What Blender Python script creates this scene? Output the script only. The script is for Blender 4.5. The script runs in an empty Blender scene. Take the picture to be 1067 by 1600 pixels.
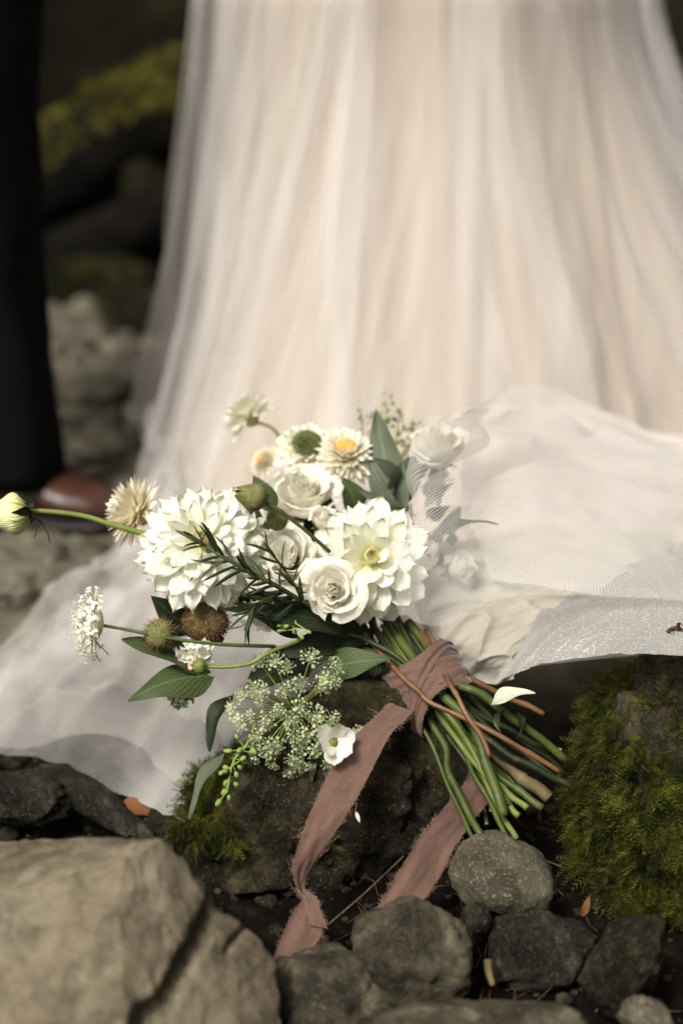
import bpy, math, random
import numpy as np
from mathutils import Matrix, Vector

R = math.radians
SC = bpy.context.scene
COL = SC.collection
rng = np.random.default_rng(11)
random.seed(5)

# ------------------------------------------------------------------ camera, sky, sun, exposure
PITCH = R(22.0)
CAMP = np.array((0.0, -1.2, 0.72))
FWD = np.array((0, math.cos(PITCH), -math.sin(PITCH)))
UP = np.array((0, math.sin(PITCH), math.cos(PITCH)))
RIGHT = np.array((1.0, 0, 0))
FPX = 50.0 / 36.0 * 1600.0
cd = bpy.data.cameras.new('camera')
cd.lens = 50; cd.sensor_fit = 'VERTICAL'; cd.sensor_height = 36; cd.sensor_width = 24
cd.clip_start = 0.05; cd.clip_end = 300
cd.dof.use_dof = True; cd.dof.focus_distance = 1.165; cd.dof.aperture_fstop = 2.2
cam = bpy.data.objects.new('camera', cd); COL.objects.link(cam)
cam.location = CAMP; cam.rotation_euler = (R(90) - PITCH, 0, 0)
SC.camera = cam

SUN_EL, SUN_AZ = R(54), R(-34)         # azimuth of the sun seen from the scene: 0 = towards the camera side, negative = left
sundir = np.array((math.sin(SUN_AZ) * math.cos(SUN_EL), -math.cos(SUN_AZ) * math.cos(SUN_EL), math.sin(SUN_EL)))
W = bpy.data.worlds.new('World'); SC.world = W; W.use_nodes = True
wn, wl = W.node_tree.nodes, W.node_tree.links
wn.clear()
sky = wn.new('ShaderNodeTexSky'); sky.sky_type = 'NISHITA'; sky.sun_disc = False
sky.sun_elevation = SUN_EL; sky.sun_rotation = math.atan2(sundir[0], sundir[1])
sky.air_density = 1.0; sky.dust_density = 6.0; sky.ozone_density = 0.6
hs = wn.new('ShaderNodeHueSaturation'); hs.inputs['Saturation'].default_value = 0.12
tint = wn.new('ShaderNodeMix'); tint.data_type = 'RGBA'; tint.blend_type = 'MULTIPLY'
tint.inputs[0].default_value = 1.0; tint.inputs[7].default_value = (1.0, 0.985, 0.94, 1)
bg = wn.new('ShaderNodeBackground'); bg.inputs['Strength'].default_value = 0.07
wo = wn.new('ShaderNodeOutputWorld')
wl.new(sky.outputs[0], hs.inputs['Color']); wl.new(hs.outputs[0], tint.inputs[6])
wl.new(tint.outputs[2], bg.inputs[0]); wl.new(bg.outputs[0], wo.inputs[0])
sd = bpy.data.lights.new('sun', 'SUN'); sd.energy = 1.5; sd.angle = R(16); sd.color = (1.0, 0.965, 0.91)
so = bpy.data.objects.new('sun', sd); COL.objects.link(so)
so.rotation_euler = Vector(sundir).to_track_quat('Z', 'Y').to_euler(); so.location = (-2, -2, 5)
SC.view_settings.view_transform = 'Standard'; SC.view_settings.look = 'None'
SC.view_settings.gamma = 1.0; SC.view_settings.use_curve_mapping = False
SC.view_settings.exposure = 1.52
SC.render.engine = 'CYCLES'
SC.cycles.use_denoising = True
SC.cycles.max_bounces = 10; SC.cycles.transparent_max_bounces = 24
SC.cycles.caustics_reflective = False; SC.cycles.caustics_refractive = False


def P(px, py, D):
    """the point of the place that the photograph shows at pixel px, py, D metres into the picture"""
    return CAMP + RIGHT * ((px - 533.5) / FPX * D) + UP * (-(py - 800.0) / FPX * D) + FWD * D


def PX(D):
    return D / FPX


def cdir(r, u, t):
    d = RIGHT * r + UP * u - FWD * t
    return d / np.linalg.norm(d)


def nrm(v):
    v = np.asarray(v, float)
    return v / (np.linalg.norm(v, axis=-1, keepdims=True) + 1e-12)


# ------------------------------------------------------------------ numpy noise
_perm = np.random.default_rng(3).permutation(256)
_perm = np.concatenate([_perm, _perm, _perm])
_grad = nrm(np.random.default_rng(4).normal(size=(256, 3)))


def noise(p):
    p = np.asarray(p, float)
    i = np.floor(p).astype(int); f = p - i
    u = f * f * f * (f * (f * 6 - 15) + 10)
    i = i & 255
    out = 0
    for dx in (0, 1):
        wx = u[..., 0] if dx else 1 - u[..., 0]
        for dy in (0, 1):
            wy = u[..., 1] if dy else 1 - u[..., 1]
            for dz in (0, 1):
                wz = u[..., 2] if dz else 1 - u[..., 2]
                h = _perm[_perm[_perm[i[..., 0] + dx] + i[..., 1] + dy] + i[..., 2] + dz]
                g = _grad[h]
                d = g[..., 0] * (f[..., 0] - dx) + g[..., 1] * (f[..., 1] - dy) + g[..., 2] * (f[..., 2] - dz)
                out = out + wx * wy * wz * d
    return out * 1.6


def fbm(p, o=4, lac=2.03, gain=.5):
    p = np.asarray(p, float); a, s = 1.0, 0
    for k in range(o):
        s = s + a * noise(p + 17.3 * k); p = p * lac; a *= gain
    return s


def sstep(a, b, x):
    t = np.clip((np.asarray(x, float) - a) / (b - a), 0, 1)
    return t * t * (3 - 2 * t)


def cr(ctrl, t):
    """Catmull-Rom through ctrl (n, ...) at t in 0..1"""
    c = np.asarray(ctrl, float); n = len(c)
    x = np.clip(np.asarray(t, float), 0, 1) * (n - 1)
    i = np.minimum(np.floor(x).astype(int), n - 2); f = (x - i).reshape((-1,) + (1,) * (c.ndim - 1))
    ext = np.concatenate([[2 * c[0] - c[1]], c, [2 * c[-1] - c[-2]]])
    p0, p1, p2, p3 = ext[i], ext[i + 1], ext[i + 2], ext[i + 3]
    return .5 * ((2 * p1) + (-p0 + p2) * f + (2 * p0 - 5 * p1 + 4 * p2 - p3) * f ** 2 + (-p0 + 3 * p1 - 3 * p2 + p3) * f ** 3)


# ------------------------------------------------------------------ mesh builder and object helpers
class MB:
    def __init__(s):
        s.v = []; s.f = []; s.uv = []; s.n = 0

    def add(s, V, F, uv=None):
        V = np.asarray(V, float).reshape(-1, 3)
        F = np.asarray(F, int)
        s.v.append(V); s.f.append(F + s.n)
        s.uv.append(np.zeros((len(V), 2)) if uv is None else np.asarray(uv, float).reshape(-1, 2))
        s.n += len(V)
        return s

    def grid(s, G, wrap=False, uv=None, flip=False):
        m, n = G.shape[:2]
        idx = np.arange(m * n).reshape(m, n)
        a = idx[:-1]; b = idx[1:]
        if wrap:
            q = np.stack([a, np.roll(a, -1, 1), np.roll(b, -1, 1), b], -1).reshape(-1, 4)
        else:
            q = np.stack([a[:, :-1], a[:, 1:], b[:, 1:], b[:, :-1]], -1).reshape(-1, 4)
        if flip: q = q[:, ::-1]
        if uv is None:
            uu, vv = np.meshgrid(np.linspace(0, 1, m), np.linspace(0, 1, n), indexing='ij')
            uv = np.stack([vv, uu], -1)
        return s.add(G.reshape(-1, 3), q, uv)

    def tube(s, pts, rad, sides=6, cap=True, steps=0, ell=1.0, twist=0.0):
        pts = np.asarray(pts, float)
        rad = np.atleast_1d(np.asarray(rad, float))
        if steps:
            t = np.linspace(0, 1, steps)
            pts = cr(pts, t)
        rad = np.interp(np.linspace(0, 1, len(pts)), np.linspace(0, 1, len(rad)), rad) if len(rad) != len(pts) else rad
        T = nrm(np.gradient(pts, axis=0))
        up = np.array((0, 0, 1.0)) if abs(T[0][2]) < .9 else np.array((1.0, 0, 0))
        N = nrm(np.cross(T[0], up)); rings = []
        for k in range(len(pts)):
            N = nrm(N - T[k] * np.dot(N, T[k])); B = np.cross(T[k], N)
            a = np.arange(sides) / sides * 2 * math.pi + twist * k
            rings.append(pts[k] + rad[k] * (np.outer(np.cos(a), N) + ell * np.outer(np.sin(a), B)))
        G = np.array(rings)
        if cap:
            G = np.concatenate([np.repeat(pts[:1][None], sides, 1) if False else np.tile(pts[0], (1, sides, 1)), G, np.tile(pts[-1], (1, sides, 1))])
        return s.grid(G, wrap=True)

    def arrays(s):
        return np.concatenate(s.v), s.f, np.concatenate(s.uv)

    def mesh(s, name, mat=None, smooth=True, origin=None):
        V, Fs, UV = s.arrays()
        if origin is not None: V = V - np.asarray(origin)
        me = bpy.data.meshes.new(name)
        loops = np.concatenate([f.reshape(-1) for f in Fs])
        tot = np.concatenate([np.full(len(f), f.shape[1]) for f in Fs])
        st = np.concatenate([[0], np.cumsum(tot)[:-1]])
        me.vertices.add(len(V)); me.vertices.foreach_set('co', V.astype(np.float32).ravel())
        me.loops.add(len(loops)); me.loops.foreach_set('vertex_index', loops.astype(np.int32))
        me.polygons.add(len(tot)); me.polygons.foreach_set('loop_start', st.astype(np.int32))
        me.polygons.foreach_set('loop_total', tot.astype(np.int32))
        uvl = me.uv_layers.new(name='UVMap')
        uvl.data.foreach_set('uv', UV[loops].astype(np.float32).ravel())
        me.update(calc_edges=True); me.validate()
        me.polygons.foreach_set('use_smooth', np.full(len(me.polygons), smooth))
        if mat: me.materials.append(mat)
        return me


WM = {}


def add(name, me, parent=None, mw=None, **props):
    o = bpy.data.objects.new(name, me); COL.objects.link(o)
    mw = Matrix() if mw is None else mw
    if parent is not None:
        o.parent = parent; o.matrix_basis = WM[parent.name].inverted() @ mw
    else:
        o.matrix_basis = mw
    WM[o.name] = mw.copy()
    for k, v in props.items():
        if v: o[k] = v
    return o


def addw(name, mb, mat, parent=None, smooth=True, **props):
    """link a mesh built in world coordinates, with its origin at its own middle"""
    V = np.concatenate(mb.v); c = (V.min(0) + V.max(0)) / 2
    return add(name, mb.mesh(name, mat, smooth, c), parent, Matrix.Translation(c), **props)


def empty(name, loc, **props):
    return add(name, None, None, Matrix.Translation(Vector(loc)), **props)


def frame(pos, axis, roll=0.0, s=1.0):
    """matrix whose +Z is axis"""
    q = Vector(axis).to_track_quat('Z', 'Y').to_matrix().to_4x4()
    return Matrix.Translation(Vector(pos)) @ q @ Matrix.Rotation(roll, 4, 'Z') @ Matrix.Scale(s, 4)


# ------------------------------------------------------------------ materials
def newmat(name):
    m = bpy.data.materials.new(name); m.use_nodes = True
    n = m.node_tree.nodes; n.clear()
    return m, n, m.node_tree.links


def rgb(c):
    return (c[0], c[1], c[2], 1)


def ramp(n, l, src, stops):
    r = n.new('ShaderNodeValToRGB'); e = r.color_ramp.elements
    while len(e) < len(stops): e.new(.5)
    for k, (p, c) in enumerate(stops):
        e[k].position = p; e[k].color = rgb(c) if len(c) == 3 else c
    l.new(src, r.inputs[0]); return r.outputs[0]


def noisetex(n, l, vec, scale, detail=5, rough=.55, dist=0.0):
    t = n.new('ShaderNodeTexNoise'); t.inputs['Scale'].default_value = scale
    t.inputs['Detail'].default_value = detail; t.inputs['Roughness'].default_value = rough
    t.inputs['Distortion'].default_value = dist
    l.new(vec, t.inputs['Vector']); return t


def mixc(n, l, fac, a, b, mode='MIX'):
    m = n.new('ShaderNodeMix'); m.data_type = 'RGBA'; m.blend_type = mode
    for s, v in ((m.inputs[0], fac), (m.inputs[6], a), (m.inputs[7], b)):
        if isinstance(v, (int, float)): s.default_value = v
        elif isinstance(v, tuple): s.default_value = rgb(v)
        else: l.new(v, s)
    return m.outputs[2]


def mth(n, l, op, a, b=0.0):
    m = n.new('ShaderNodeMath'); m.operation = op
    for s, v in ((m.inputs[0], a), (m.inputs[1], b)):
        if isinstance(v, (int, float)): s.default_value = v
        else: l.new(v, s)
    return m.outputs[0]


def finish(m, n, l, col, rough=.6, spec=.3, bump=None, bstr=.4, bdist=.002, transl=0.0, tcol=None, sheen=0.0, alpha=None, metal=0.0, sub=0):
    p = n.new('ShaderNodeBsdfPrincipled')
    if isinstance(col, tuple): p.inputs['Base Color'].default_value = rgb(col)
    else: l.new(col, p.inputs['Base Color'])
    if isinstance(rough, (int, float)): p.inputs['Roughness'].default_value = rough
    else: l.new(rough, p.inputs['Roughness'])
    p.inputs['Specular IOR Level'].default_value = spec
    if isinstance(metal, (int, float)): p.inputs['Metallic'].default_value = metal
    else: l.new(metal, p.inputs['Metallic'])
    if sheen: p.inputs['Sheen Weight'].default_value = sheen; p.inputs['Sheen Roughness'].default_value = .4
    nrmo = None
    if bump is not None:
        b = n.new('ShaderNodeBump'); b.inputs['Strength'].default_value = bstr; b.inputs['Distance'].default_value = bdist
        l.new(bump, b.inputs['Height']); l.new(b.outputs[0], p.inputs['Normal']); nrmo = b.outputs[0]
    sh = p.outputs[0]
    if transl:
        t = n.new('ShaderNodeBsdfTranslucent')
        if tcol is None: tcol = col
        if isinstance(tcol, tuple): t.inputs[0].default_value = rgb(tcol)
        else: l.new(tcol, t.inputs[0])
        if nrmo: l.new(nrmo, t.inputs['Normal'])
        mx = n.new('ShaderNodeMixShader'); mx.inputs[0].default_value = transl
        l.new(sh, mx.inputs[1]); l.new(t.outputs[0], mx.inputs[2]); sh = mx.outputs[0]
    if alpha is not None:
        tr = n.new('ShaderNodeBsdfTransparent'); mx = n.new('ShaderNodeMixShader')
        if isinstance(alpha, (int, float)): mx.inputs[0].default_value = alpha
        else: l.new(alpha, mx.inputs[0])
        l.new(tr.outputs[0], mx.inputs[1]); l.new(sh, mx.inputs[2]); sh = mx.outputs[0]
    o = n.new('ShaderNodeOutputMaterial'); l.new(sh, o.inputs[0])
    return m


def coords(n, kind='Object'):
    return n.new('ShaderNodeTexCoord').outputs[kind]


def rockmat(name, dark, mid, light, scale=14, speck=(.5, .45, .35), speckamt=.5, bscale=60, bstr=.7, rough=.8, spec=.14, moss=None, wet=0.0):
    m, n, l = newmat(name)
    v = coords(n)
    a = noisetex(n, l, v, scale, 8, .62, .6)
    c = ramp(n, l, a.outputs[0], [(.36, dark), (.5, mid), (.66, light)])
    b = noisetex(n, l, v, scale * 3.1, 6, .7)
    c = mixc(n, l, ramp(n, l, b.outputs[0], [(.47, (0, 0, 0)), (.62, (.75, .75, .75))]), c, tuple(x * .4 for x in mid))
    sp = noisetex(n, l, v, 420, 3, .8)
    c = mixc(n, l, mth(n, l, 'MULTIPLY', ramp(n, l, sp.outputs[0], [(.56, (0, 0, 0)), (.7, (1, 1, 1))]), speckamt), c, speck)
    if moss:
        g = noisetex(n, l, v, 22, 6, .7)
        c = mixc(n, l, ramp(n, l, g.outputs[0], [(.5, (0, 0, 0)), (.66, (.8, .8, .8))]), c, moss)
    h1 = noisetex(n, l, v, bscale, 10, .72, .4)
    h2 = n.new('ShaderNodeTexVoronoi'); h2.feature = 'DISTANCE_TO_EDGE'; h2.inputs['Scale'].default_value = bscale * .35
    l.new(mixc(n, l, .12, v, h1.outputs['Color'], 'ADD'), h2.inputs['Vector'])
    h = mth(n, l, 'ADD', h1.outputs[0], mth(n, l, 'MULTIPLY', mth(n, l, 'MINIMUM', h2.outputs[0], .08), 1.6))
    r = ramp(n, l, a.outputs[0], [(.35, (rough - .25 * (wet > 0),) * 3), (.65, (rough,) * 3)])
    return finish(m, n, l, c, r, spec, h, bstr, .011)


def petalmat(name, base, tip, veins=16, transl=.3, rough=.5, back=None):
    m, n, l = newmat(name)
    uv = coords(n, 'UV')
    sx = n.new('ShaderNodeSeparateXYZ'); l.new(uv, sx.inputs[0])
    oi = n.new('ShaderNodeObjectInfo')
    c = ramp(n, l, sx.outputs[1], [(0.02, base), (.5, tip)])
    ns = noisetex(n, l, coords(n), 90, 4)
    c = mixc(n, l, ramp(n, l, ns.outputs[0], [(.45, (0, 0, 0)), (.8, (.35, .35, .35))]), c, tuple(x * y for x, y in zip(tip, (.86, .82, .66))))
    c = mixc(n, l, mth(n, l, 'MULTIPLY', oi.outputs['Random'], .3), c, tuple(x * y for x, y in zip(tip, (.97, .93, .78))))
    br = noisetex(n, l, coords(n), 160, 4, .7)
    tipm = n.new('ShaderNodeMapRange'); tipm.inputs[1].default_value = .90; tipm.inputs[2].default_value = 1.0; l.new(sx.outputs[1], tipm.inputs[0])
    c = mixc(n, l, mth(n, l, 'MULTIPLY', tipm.outputs[0], ramp(n, l, br.outputs[0], [(.5, (0, 0, 0)), (.66, (.75, .75, .75))])), c, (.50, .36, .17))
    w = n.new('ShaderNodeTexWave'); w.inputs['Scale'].default_value = veins / 6.28; w.inputs['Distortion'].default_value = 1.2
    w.inputs['Detail'].default_value = 2
    l.new(uv, w.inputs['Vector'])
    c = mixc(n, l, mth(n, l, 'MULTIPLY', ramp(n, l, w.outputs[0], [(.7, (0, 0, 0)), (.95, (1, 1, 1))]), .22), c, tuple(x * y for x, y in zip(tip, (.86, .84, .66))))
    hh = mth(n, l, 'ADD', w.outputs[0], mth(n, l, 'MULTIPLY', noisetex(n, l, coords(n), 140, 4, .6).outputs[0], 1.5))
    return finish(m, n, l, c, rough, .25, hh, .4, .0009, transl, None)


def plantmat(name, c1, c2, scale=40, rough=.5, spec=.35, transl=.15, bump=True, bstr=.3, cutend=None):
    m, n, l = newmat(name)
    v = coords(n)
    a = noisetex(n, l, v, scale, 5)
    c = mixc(n, l, ramp(n, l, a.outputs[0], [(.35, (0, 0, 0)), (.68, (1, 1, 1))]), c1, c2)
    oi = n.new('ShaderNodeObjectInfo')
    c = mixc(n, l, mth(n, l, 'MULTIPLY', oi.outputs['Random'], .45), c, tuple(x * .55 for x in c1))
    if cutend:
        sx = n.new('ShaderNodeSeparateXYZ'); l.new(coords(n, 'UV'), sx.inputs[0])
        sc_ = noisetex(n, l, v, 130, 5, .75)
        c = mixc(n, l, ramp(n, l, sc_.outputs[0], [(.56, (0, 0, 0)), (.7, (.7, .7, .7))]), c, (.14, .10, .05))
        c = mixc(n, l, mth(n, l, 'GREATER_THAN', sx.outputs[1], .982), c, cutend)
    b = noisetex(n, l, v, scale * 12, 4) if bump else None
    return finish(m, n, l, c, rough, spec, b.outputs[0] if bump else None, bstr, .0008, transl)


def leafmat(name, c1, c2, rib, transl=.2, rough=.45):
    m, n, l = newmat(name)
    uv = coords(n, 'UV'); sx = n.new('ShaderNodeSeparateXYZ'); l.new(uv, sx.inputs[0])
    u = mth(n, l, 'ABSOLUTE', mth(n, l, 'SUBTRACT', sx.outputs[0], .5))
    a = noisetex(n, l, coords(n), 60, 5)
    c = mixc(n, l, a.outputs[0], c1, c2)
    side = n.new('ShaderNodeTexWave'); side.inputs['Scale'].default_value = 3.2; side.inputs['Distortion'].default_value = 1.5
    cmb = n.new('ShaderNodeCombineXYZ'); l.new(mth(n, l, 'SUBTRACT', sx.outputs[1], mth(n, l, 'MULTIPLY', u, .8)), cmb.inputs[0])
    l.new(cmb.outputs[0], side.inputs['Vector'])
    c = mixc(n, l, ramp(n, l, side.outputs[0], [(.9, (0, 0, 0)), (1, (.3, .3, .3))]), c, rib)
    c = mixc(n, l, ramp(n, l, u, [(.012, (.8, .8, .8)), (.035, (0, 0, 0))]), c, rib)
    fine = noisetex(n, l, coords(n), 500, 3)
    hh = mth(n, l, 'ADD', side.outputs[0], mth(n, l, 'MULTIPLY', fine.outputs[0], .7))
    return finish(m, n, l, c, rough, .22, hh, .4, .0009, transl)


def clothmat(name, c1, c2, alpha=None, net=0.0, facing=0.0, transl=.3, scale=5, sparkle=False, weave=0.0, sheen=.2, gather=None):
    m, n, l = newmat(name)
    uv = coords(n, 'UV'); v = coords(n)
    a = noisetex(n, l, v, scale, 4)
    c = mixc(n, l, ramp(n, l, a.outputs[0], [(.35, (0, 0, 0)), (.65, (1, 1, 1))]), c1, c2)
    al = alpha
    bump = None
    sx = n.new('ShaderNodeSeparateXYZ'); l.new(uv, sx.inputs[0])
    if net:
        k = 2 * math.pi / net
        s1 = mth(n, l, 'ABSOLUTE', mth(n, l, 'SINE', mth(n, l, 'MULTIPLY', mth(n, l, 'ADD', sx.outputs[0], mth(n, l, 'MULTIPLY', sx.outputs[1], .6)), k / 2)))
        s2 = mth(n, l, 'ABSOLUTE', mth(n, l, 'SINE', mth(n, l, 'MULTIPLY', mth(n, l, 'SUBTRACT', sx.outputs[0], mth(n, l, 'MULTIPLY', sx.outputs[1], .6)), k / 2)))
        hole = mth(n, l, 'MINIMUM', s1, s2)
        line = ramp(n, l, hole, [(.14, (1, 1, 1)), (.36, (0, 0, 0))])
        al = mth(n, l, 'ADD', mth(n, l, 'MULTIPLY', line, .56), alpha)
    if gather:
        lean, off, amt = gather
        cb_ = n.new('ShaderNodeCombineXYZ')
        l.new(mth(n, l, 'MULTIPLY', mth(n, l, 'ADD', sx.outputs[0], mth(n, l, 'MULTIPLY', sx.outputs[1], lean)), 6.5), cb_.inputs[0])
        l.new(mth(n, l, 'MULTIPLY', sx.outputs[1], 1.1), cb_.inputs[1]); cb_.inputs[2].default_value = off
        gn = noisetex(n, l, cb_.outputs[0], 1.0, 3, .5)
        gs = ramp(n, l, gn.outputs[0], [(.38, (0, 0, 0)), (.52, (.3, .3, .3)), (.64, (1, 1, 1))])
        al = mth(n, l, 'ADD', alpha, mth(n, l, 'MULTIPLY', gs, amt))
    if facing:
        lw = n.new('ShaderNodeLayerWeight'); lw.inputs[0].default_value = .35
        al = mth(n, l, 'MINIMUM', mth(n, l, 'ADD', al, mth(n, l, 'MULTIPLY', lw.outputs['Facing'], facing)), .97)
    if weave:
        w1 = n.new('ShaderNodeTexWave'); w1.inputs['Scale'].default_value = weave; w1.bands_direction = 'X'; l.new(uv, w1.inputs['Vector'])
        w2 = n.new('ShaderNodeTexWave'); w2.inputs['Scale'].default_value = weave; w2.bands_direction = 'Y'; l.new(uv, w2.inputs['Vector'])
        bump = mth(n, l, 'ADD', mth(n, l, 'MAXIMUM', w1.outputs[0], w2.outputs[0]), mth(n, l, 'MULTIPLY', noisetex(n, l, uv, 420, 4, .7).outputs[0], 2.5))
        c = mixc(n, l, ramp(n, l, noisetex(n, l, uv, 300, 4, .7).outputs[0], [(.4, (0, 0, 0)), (.65, (.5, .5, .5))]), c, tuple(x * 1.35 for x in c2))
    metal = 0.0; rough = .7
    if sparkle:
        vo = n.new('ShaderNodeTexVoronoi'); vo.inputs['Scale'].default_value = 760; l.new(uv, vo.inputs['Vector'])
        sp = n.new('ShaderNodeSeparateColor'); l.new(vo.outputs['Color'], sp.inputs[0])
        dot = mth(n, l, 'MULTIPLY', mth(n, l, 'LESS_THAN', vo.outputs['Distance'], .28), mth(n, l, 'GREATER_THAN', sp.outputs[0], .45))
        c = mixc(n, l, dot, c, (.85, .83, .8))
        metal = mth(n, l, 'MULTIPLY', dot, .35)
        rough = ramp(n, l, dot, [(0, (.75,) * 3), (1, (.42,) * 3)])
        al = mth(n, l, 'MINIMUM', mth(n, l, 'ADD', al, dot), 1.0)
        bump = sp.outputs[1]
    return finish(m, n, l, c, rough, .2, bump, .25 if not sparkle else .5, .0006, transl, None, sheen, al, metal)


M = {}
M['dahlia'] = petalmat('dahlia_petal', (.82, .80, .40), (.93, .925, .84), 24, .45)
M['dahlia_in'] = petalmat('dahlia_heart', (.76, .75, .28), (.89, .87, .58), 14, .4)
M['rose'] = petalmat('rose_petal', (.88, .82, .66), (.94, .92, .85), 20, .48)
M['bud'] = petalmat('bud_petal', (.45, .50, .12), (.72, .70, .38), 18, .2)
M['straw'] = petalmat('straw_bract', (.66, .54, .26), (.91, .85, .70), 10, .4)
M['straw2'] = petalmat('pale_bract', (.80, .70, .40), (.91, .88, .77), 10, .4)
M['scab'] = petalmat('scabious_floret', (.70, .71, .42), (.91, .89, .80), 8, .4)
M['lace'] = plantmat('lace_floret', (.46, .52, .26), (.66, .68, .46), 300, .6, .2, .25, False)
M['orange'] = plantmat('orange_centre', (.70, .30, .06), (.84, .52, .16), 300, .7, .2, 0)
M['green_centre'] = plantmat('green_centre', (.045, .065, .015), (.17, .18, .06), 260, .6, .3, 0)
M['pod'] = plantmat('pod', (.11, .12, .035), (.22, .19, .075), 150, .7, .25, .05)
M['brownpod'] = plantmat('brown_cone', (.06, .042, .018), (.17, .12, .05), 250, .85, .1, 0)
M['bristle'] = plantmat('bristle', (.16, .07, .03), (.30, .18, .08), 60, .6, .2, 0, False)
M['pink'] = plantmat('pink_tip', (.72, .42, .36), (.80, .62, .52), 200, .6, .2, .2, False)
M['stem'] = plantmat('green_stem', (.034, .050, .008), (.074, .096, .017), 30, .52, .3, .05, cutend=(.36, .38, .20))
M['stem_light'] = plantmat('pale_stem', (.105, .140, .022), (.185, .225, .05), 30, .52, .3, .08, cutend=(.36, .38, .20))
M['stem_dark'] = plantmat('dark_stem', (.016, .025, .006), (.036, .050, .012), 30, .52, .3, .05, cutend=(.36, .38, .20))
M['stem_brown'] = plantmat('russet_stem', (.10, .04, .016), (.19, .095, .04), 60, .5, .4, 0, cutend=(.36, .38, .20))
M['stem_bark'] = plantmat('woody_stem', (.06, .045, .018), (.15, .115, .05), 45, .7, .3, 0, True, .8, cutend=(.36, .38, .20))
M['leaf'] = leafmat('broad_leaf', (.036, .054, .016), (.064, .086, .030), (.105, .13, .055))
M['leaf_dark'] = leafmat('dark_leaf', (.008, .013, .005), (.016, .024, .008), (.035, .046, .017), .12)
M['leaf_grey'] = leafmat('grey_leaf', (.064, .078, .046), (.105, .122, .078), (.15, .17, .105), .15, .55)
M['leaf_pale'] = leafmat('pale_leaf', (.55, .58, .44), (.66, .66, .54), (.5, .55, .36), .3, .5)
M['needle'] = plantmat('rosemary_needle', (.018, .029, .009), (.046, .062, .021), 60, .45, .35, .05, False)
M['eucbud'] = plantmat('eucalyptus_bud', (.16, .24, .05), (.28, .35, .10), 120, .5, .3, .1, False)
m, n, l = newmat('moss_frond')
v = coords(n, 'Object'); a = noisetex(n, l, v, 40, 6, .65); b = noisetex(n, l, v, 15, 5, .6)
c = ramp(n, l, a.outputs[0], [(.36, (.009, .010, .003)), (.52, (.044, .049, .007)), (.70, (.135, .142, .019))])
c = mixc(n, l, ramp(n, l, b.outputs[0], [(.52, (0, 0, 0)), (.68, (.85, .85, .85))]), c, (.055, .038, .012))
M['moss'] = finish(m, n, l, c, .8, .1, None, transl=.3)
M['moss_far'] = plantmat('log_moss', (.085, .074, .013), (.24, .22, .034), 8, .8, .1, .2, False)
M['tan'] = rockmat('tan_stone', (0.09568, 0.0736, 0.04563), (0.184, 0.1509, 0.1008), (0.265, 0.2282, 0.1619), 9, (.5, .42, .28), .25, 55, .6)
M['greystone'] = rockmat('grey_stone', (0.036, 0.0312, 0.0204), (0.0936, 0.0816, 0.054), (0.18, 0.156, 0.102), 13, (.40, .37, .27), .7, 90, .6)
M['palestone'] = rockmat('mottled_stone', (0.02, 0.01688, 0.01125), (0.0775, 0.065, 0.0425), (0.2375, 0.2, 0.1313), 16, (.32, .28, .19), .4, 50, .8)
M['darkstone'] = rockmat('dark_stone', (0.0069, 0.00575, 0.004025), (0.023, 0.01955, 0.01265), (0.1092, 0.092, 0.06095), 14, (.22, .19, .13), .5, 55, .9, .7)
M['wetrock'] = rockmat('wet_dark_rock', (0.006075, 0.004725, 0.0027), (0.0189, 0.01485, 0.0081), (0.081, 0.06345, 0.03105), 20, (.24, .18, .08), .6, 45, 1.0, .65, .22, (.026, .028, .006), 1.0)
M['bgstone'] = rockmat('river_stone', (0.06732, 0.05814, 0.04162), (0.1285, 0.1133, 0.08266), (0.2081, 0.1866, 0.1408), 12, (.4, .36, .27), .3, 40, .6)
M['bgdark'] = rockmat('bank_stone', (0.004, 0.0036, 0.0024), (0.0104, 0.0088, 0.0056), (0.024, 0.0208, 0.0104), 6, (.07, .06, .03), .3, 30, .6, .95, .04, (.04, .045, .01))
M['bark'] = rockmat('rotten_bark', (0.0024, 0.002, 0.0016), (0.0056, 0.0044, 0.0032), (0.0112, 0.0088, 0.006), 9, (.04, .03, .02), .3, 40, .9, .9, .1)
M['pebble'] = rockmat('pebble', (.007, .0055, .004), (.024, .020, .013), (.07, .058, .038), 26, (.2, .18, .12), .3, 90, .6)
M['litter'] = plantmat('dry_litter', (.04, .019, .008), (.12, .062, .028), 90, .7, .2, .1)
M['dryleaf'] = leafmat('dry_leaf', (.12, .042, .014), (.18, .075, .026), (.16, .06, .02), .15, .6)
M['ribbon'] = clothmat('mauve_silk', (.105, .058, .041), (.124, .070, .051), None, 0, 0, .12, 9, False, 260, .35)
M['thread'] = plantmat('frayed_thread', (.17, .10, .075), (.30, .21, .155), 90, .7, .2, .2, False)
M['under'] = clothmat('blush_lining', (.40, .32, .25), (.45, .375, .305), None, 0, 0, .1, 3, False, 0, .2)
M['tulle_a'] = clothmat('soft_tulle', (.64, .60, .55), (.67, .63, .585), .10, 0, .42, .35, 3, gather=(.42, 3.0, .40))
M['tulle_d'] = clothmat('outer_tulle', (.67, .635, .60), (.70, .665, .63), .06, 0, .45, .35, 3, gather=(-.10, 8.0, .42))
M['tulle_c'] = clothmat('doubled_tulle', (.67, .622, .575), (.71, .665, .62), .36, 0, .3, .3, 4)
M['tulle_b'] = clothmat('fine_net', (.72, .685, .65), (.75, .72, .69), .02, .0027, .14, .3, 4)
M['satin'] = clothmat('cream_satin', (.42, .385, .315), (.48, .44, .37), .93, 0, 0, .25, 6, False, 0, .2)
M['spark'] = clothmat('glitter_tulle', (.32, .305, .28), (.38, .365, .34), .80, 0, .15, .25, 8, True)
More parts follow.
